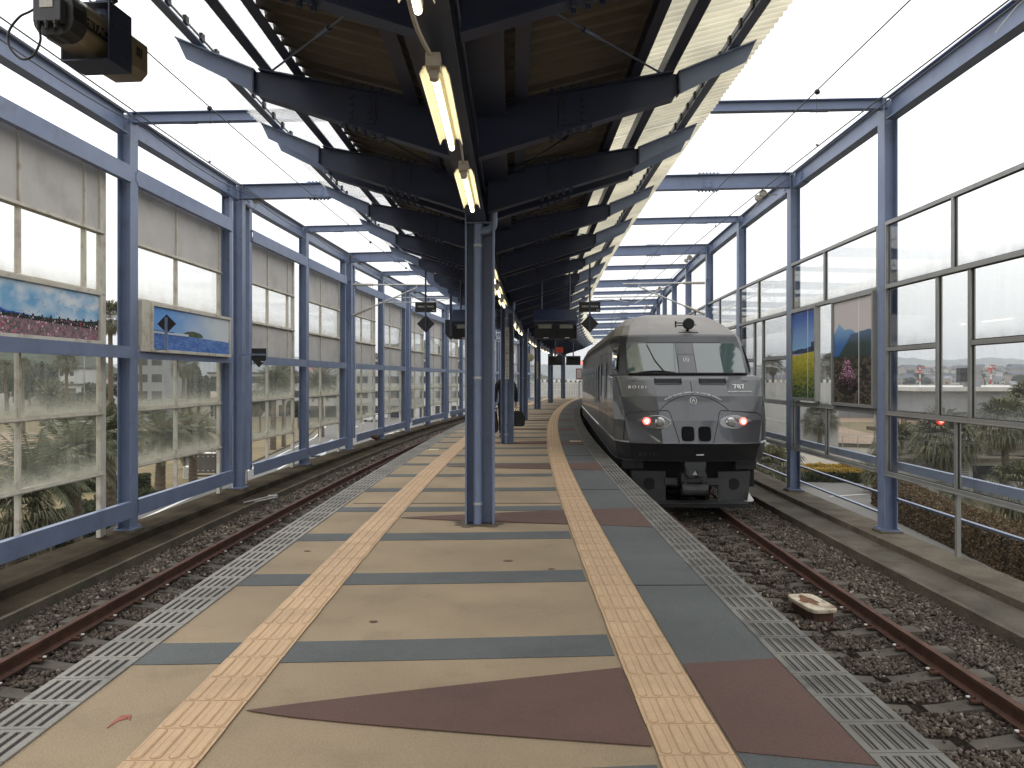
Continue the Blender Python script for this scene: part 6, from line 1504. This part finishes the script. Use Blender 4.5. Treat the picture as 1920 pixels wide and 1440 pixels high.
# red and white airfield masts
RWH = mat('mast_red', (.55, .06, .04), .6)
for (px, top, bot, Y, lab) in ((1725, 688, 723, 330, 'red and white banded mast, left of the two, beyond the hangars'), (1858, 684, 729, 300, 'red and white banded mast, right of the two, beyond the hangars')):
    p = at(px, bot, Y); t = thing('airfield_mast', p, lab, 'mast', 'red and white airfield masts'); H_ = (bot-top)*Y/1520
    for k in range(5): b = MB(); b.tube([p+Vector((0, 0, H_*k/5)), p+Vector((0, 0, H_*(k+1)/5))], .24, 8); b.build('band', RWH if k % 2 else WHITEP, t)
    b = MB(); b.tube([p+Vector((0, 0, -5)), p], .35, 8); b.build('foot', WHITEP, t)
    b = MB(); b.bb(p.x-.8, p.x+.6, p.y-.6, p.y+.6, p.z+H_-1.8, p.z+H_-1.1); b.bb(p.x-.2, p.x+1.5, p.y-.6, p.y+.6, p.z+H_-.4, p.z+H_); b.build('lamp_head', RWH, t)
# fence and street lamps
t = thing('wire_fence', (40, 100, G), 'low grey wire fence along the pale road on the right', 'fence'); b = MB(); A_, B_ = Vector((29, 101, G)), Vector((70, 77.5, G)); nn = 28
for k in range(nn+1): p = A_.lerp(B_, k/nn); b.bb(p.x-.04, p.x+.04, p.y-.04, p.y+.04, G, G+1.3)
b.build('posts', GALV, t)
b = MB()
for z in (.15, .5, .85, 1.25): b.tube([A_+Vector((0, 0, z)), B_+Vector((0, 0, z))], .012 if z < 1.2 else .03, 4)
b.build('rails', GALV, t); b = MB(); b.prism([A_, B_, B_+Vector((.1, .25, 0)), A_+Vector((.1, .25, 0))], (0, 0, .42)); b.build('plinth', CONCW, t)
def lamp(px, Y, h, label, arm=-2.4):
    X = (px-981.4)/1520*Y; t = thing('street_lamp', (X, Y, G), label, 'street lamp', 'street lamps'); b = MB(); b.tube([(X, Y, G), (X, Y, G+h*.9), (X+arm*.15, Y, G+h*.97), (X+arm*.6, Y, G+h), (X+arm, Y, G+h)], [.11, .07, .06, .05, .04], 8); b.build('pole', GALV, t, smooth=True)
    b = MB(); b.tube([(X+arm*.95, Y, G+h+.02), (X+arm*1.1, Y, G+h+.05), (X+arm*1.35, Y, G+h)], [.06, .14, .05], 8); b.build('head', GALV, t, smooth=True)
lamp(1466, 98, 9.6, 'curved arm street lamp right of the train'); lamp(1640, 88, 7.0, 'street lamp left of the first right column', 1.5); lamp(534, 94, 6.8, 'pale street lamp on the left lawn'); lamp(86, 60, 5.0, 'short pale lamp post in front of the lone palm', .3); lamp(158, 130, 13, 'tall thin light mast far left', .6); lamp(470, 150, 9, 'street lamp beyond the doubled column')
# vehicles
def car_body(M_, L_, Wd, H_, paint, label, cat, name, van=False, nose=True, group=None):
    t = thing(name, M_.translation, label, cat, group); ORG[t.name] = Vector((0, 0, 0)); t.location = (0, 0, 0)
    l = L_/2; w = Wd/2
    if van: prof = [(-l, .35), (-l, .95), (-l+.25, 1.1), (-l+.9, H_), (l-.1, H_), (l, H_-.3), (l, .35)]
    else: prof = [(-l, .35), (-l, .72), (-l+.15, .82), (-l+1.05, .95), (-l+1.75, H_-.02), (-l+2.1, H_), (l-1.1, H_), (l-.35, .98), (l, .92), (l, .35)]
    b = MB(); n = len(prof); rows = [(-w, .92), (-w+.06, 1), (w-.06, 1), (w, .92)]
    vs = [Vector((x*k, y, z)) for x, k in [(-w, 1), (w, 1)] for y, z in prof]
    vs = [Vector((v.x*(1 if v.z < 1.0 else .86), v.y, v.z)) for v in vs]; b.add(vs, [(j, (j+1) % n, n+(j+1) % n, n+j) for j in range(n)]+[tuple(range(n))[::-1], tuple(range(n, 2*n))]); b.build('body', paint, t, bevel=.05)
    b = MB(); zt = H_-.08; zb = 1.0 if not van else 1.12
    if not van: q = [(-l+1.12, zb), (-l+1.70, zt)]
    else: q = [(-l+.30, zb), (-l+.78, zt)]
    b.add([Vector((-w*.84, q[0][0]-.02, q[0][1])), Vector((w*.84, q[0][0]-.02, q[0][1])), Vector((w*.76, q[1][0]-.02, q[1][1])), Vector((-w*.76, q[1][0]-.02, q[1][1]))], [(0, 1, 2, 3)]); b.build('windscreen', HWN, t)
    for sg in (-1, 1):
        b = MB(); xx = sg*w*.885; b.bb(xx-.03, xx+.03, q[1][0]+.1, l-.9, zb+.02, zt-.05); b.build('side_window', HWN, t)
        b = MB(); b.bb(sg*w*.72-.16, sg*w*.72+.16, -l-.02, -l+.06, .58, .72); b.build('headlight', WHITEP, t)
        for y in (-l+.85, l-.8): b = MB(); b.tube([(sg*(w-.20), y, .31), (sg*(w+.01), y, .31)], .31, 16); o = b.build('wheel', BLACK, t); c = MB(); c.tube([(sg*(w+.01), y, .31), (sg*(w+.02), y, .31)], .18, 12); c.build('rim', GALV, o)
    b = MB(); b.bb(-w*.5, w*.5, -l-.02, -l+.04, .50, .66); b.build('grille', BLACK, t); t.matrix_world = M_; return t
WPAINT = mat('white_car_paint', (.60, .60, .58), .25, coat=.6); SPAINT = mat('silver_car_paint', (.36, .38, .38), .28, metal=.4, coat=.6)
p = gg(598, 863); car_body(Matrix.Translation(p+Vector((0, 0, .012))) @ Matrix.Rotation(.10, 4, 'Z'), 4.2, 1.75, 1.48, SPAINT, 'silver car coming up the left road behind the low girt', 'car', 'parked_car')
p = gg(1466, 778); car_body(Matrix.Translation(p) @ Matrix.Rotation(1.45, 4, 'Z'), 6.4, 2.0, 2.0, WPAINT, 'white van on the far road right of the train', 'van', 'van', True)
p = gg(1500, 777); car_body(Matrix.Translation(p+Vector((2, 3, 0))) @ Matrix.Rotation(1.45, 4, 'Z'), 4.4, 1.8, 1.5, WPAINT, 'white car on the far road seen right of the white van', 'car', 'parked_car')
for j, (px, py) in enumerate(((52, 786), (140, 765), (395, 757), (660, 778), (712, 775), (700, 790), (640, 775))):
    p = gg(px, py); car_body(Matrix.Translation(p) @ Matrix.Rotation(1.2+.3*j, 4, 'Z'), 4.3, 1.75, 1.5, WPAINT if j % 2 else SPAINT, 'small pale car parked far behind the left screens', 'car', 'parked_car', group='parked cars beyond the left road')
# bus: white with a green stripe
M_ = Matrix.Translation(gg(178, 797)) @ Matrix.Rotation(pi/2+.05, 4, 'Z'); M_.translation = at(178, 708.5, 118)+Vector((0, 0, G-1.55)); t = thing('bus', (0, 0, 0), 'white bus with green stripe behind the slit beside the first left column', 'bus')
b = MB(); b.bb(-1.25, 1.25, -5, 5, .4, 3.5); b.build('body', WPAINT, t, bevel=.08); b = MB(); b.bb(-1.27, 1.27, -5.01, 5.01, 1.15, 1.45); b.build('stripe', mat('green_stripe', (.02, .22, .10), .4), t); b = MB(); b.bb(-1.28, 1.28, -4.6, 4.6, 2.0, 3.0); b.build('window_band', HWN, t)
for y in (-3.3, 3.2):
    for sg in (-1, 1): b = MB(); b.tube([(sg*1.0, y, .5), (sg*1.27, y, .5)], .5, 16); b.build('wheel', BLACK, t)
t.matrix_world = M_
# grey board on posts, white cabinets
t = thing('info_board', gg(386, 900), 'brown board with a row of white dots on the left lawn', 'board'); p = gg(386, 900); b = MB(); b.bb(p.x-.85, p.x+.85, p.y-.05, p.y+.05, G+.55, G+2.1); b.build('panel', mat('brown_board', (.14, .125, .105), .7), t)
b = MB()
for k in range(4): b.bb(p.x-.6+.4*k-.04, p.x-.6+.4*k+.04, p.y-.07, p.y-.05, G+.72, G+.80); b.bb(p.x-.6+.4*k-.04, p.x-.6+.4*k+.04, p.y-.07, p.y-.05, G+1.85, G+1.93)
b.build('dots', WHITEP, t); b = MB(); b.bb(p.x-.88, p.x-.80, p.y-.05, p.y+.05, G, G+2.1); b.bb(p.x+.80, p.x+.88, p.y-.05, p.y+.05, G, G+2.1); b.bb(p.x-.8, p.x+.8, p.y+.1, p.y+.6, G+.25, G+.38); b.build('posts', CONCW, t)
for (px, py, w, h, lab) in ((352, 898, .8, 1.0, 'white cabinet left of the brown board'), (352, 880, .8, 1.3, 'pale cabinet with a dark curve, above the white one'), (384, 862, 1.9, .7, 'white box top right behind the brown board')):
    p = gg(px, py); t = thing('cabinet', p, lab, 'cabinet'); b = MB(); b.bb(p.x-w/2, p.x+w/2, p.y, p.y+.6, G, G+h); b.build('case', WHITEP, t, bevel=.03); b = MB(); b.bb(p.x-w/2+.06, p.x+w/2-.06, p.y-.01, p.y, G+.1, G+h-.1); b.build('door', PANEL, t)
p = gg(401, 800); t = thing('notice_sign', p, 'small red and yellow notice board among the left palms', 'sign'); z = 1.55-32*p.y/1520; b = MB(); b.bb(p.x-.55, p.x+.55, p.y-.05, p.y+.05, z-.6, z+.6); b.build('board', mat('cream_sign', (.62, .58, .42), .6), t); b = MB(); b.bb(p.x-.55, p.x+.55, p.y-.07, p.y-.05, z-.6, z-.35); b.build('band', RWH, t); b = MB(); b.bb(p.x-.05, p.x+.05, p.y, p.y+.1, G, z-.6); b.build('post', GALV, t)
# low white wall and railing at the far platform end
t = thing('end_railing', P(66.5, -.4, 0), 'pale railing across the far end of the platform', 'railing'); b = MB()
for k in range(22): b.bb(-.02, .02, -.02, .02, 0, 1.1, frame(66, -2.4+.19*k, 0))
for z in (.1, .6, 1.1): b.tube([P(66, -2.45, z), P(66, 1.6, z)], .025, 6)
b.build('bars', WHITEP, t)
t = thing('boundary_wall', P(100, -2, 0), 'white low wall with ribbed coping beyond the platform end', 'wall'); b = MB(); b.bb(-14, 26, 0, .3, G, 1.0, frame(100, 0, 0)); b.build('wall', PALE, t); b = MB()
for k in range(66): b.bb(-14+.6*k, -13.75+.6*k, -.05, .35, 1.0, 1.35, frame(100, 0, 0))
b.build('coping', WHITEP, t)

HAZE_D = 2.6e-4
# ---- the air: one even box of haze round everything
hz = MB(); hz.bb(-5400, 4800, -260, 4800, G-1.2, 175)
HZ = bpy.data.materials.new('haze_air'); HZ.use_nodes = True; hn = HZ.node_tree.nodes; hl_ = HZ.node_tree.links
for q in list(hn): hn.remove(q)
ho = hn.new('ShaderNodeOutputMaterial'); hv = hn.new('ShaderNodeVolumePrincipled'); hv.inputs['Color'].default_value = (.86, .90, .96, 1); hv.inputs['Density'].default_value = HAZE_D; hv.inputs['Anisotropy'].default_value = .2
hl_.new(hv.outputs[0], ho.inputs['Volume'])
ho_ = hz.build('haze', HZ); ho_['kind'] = 'stuff'
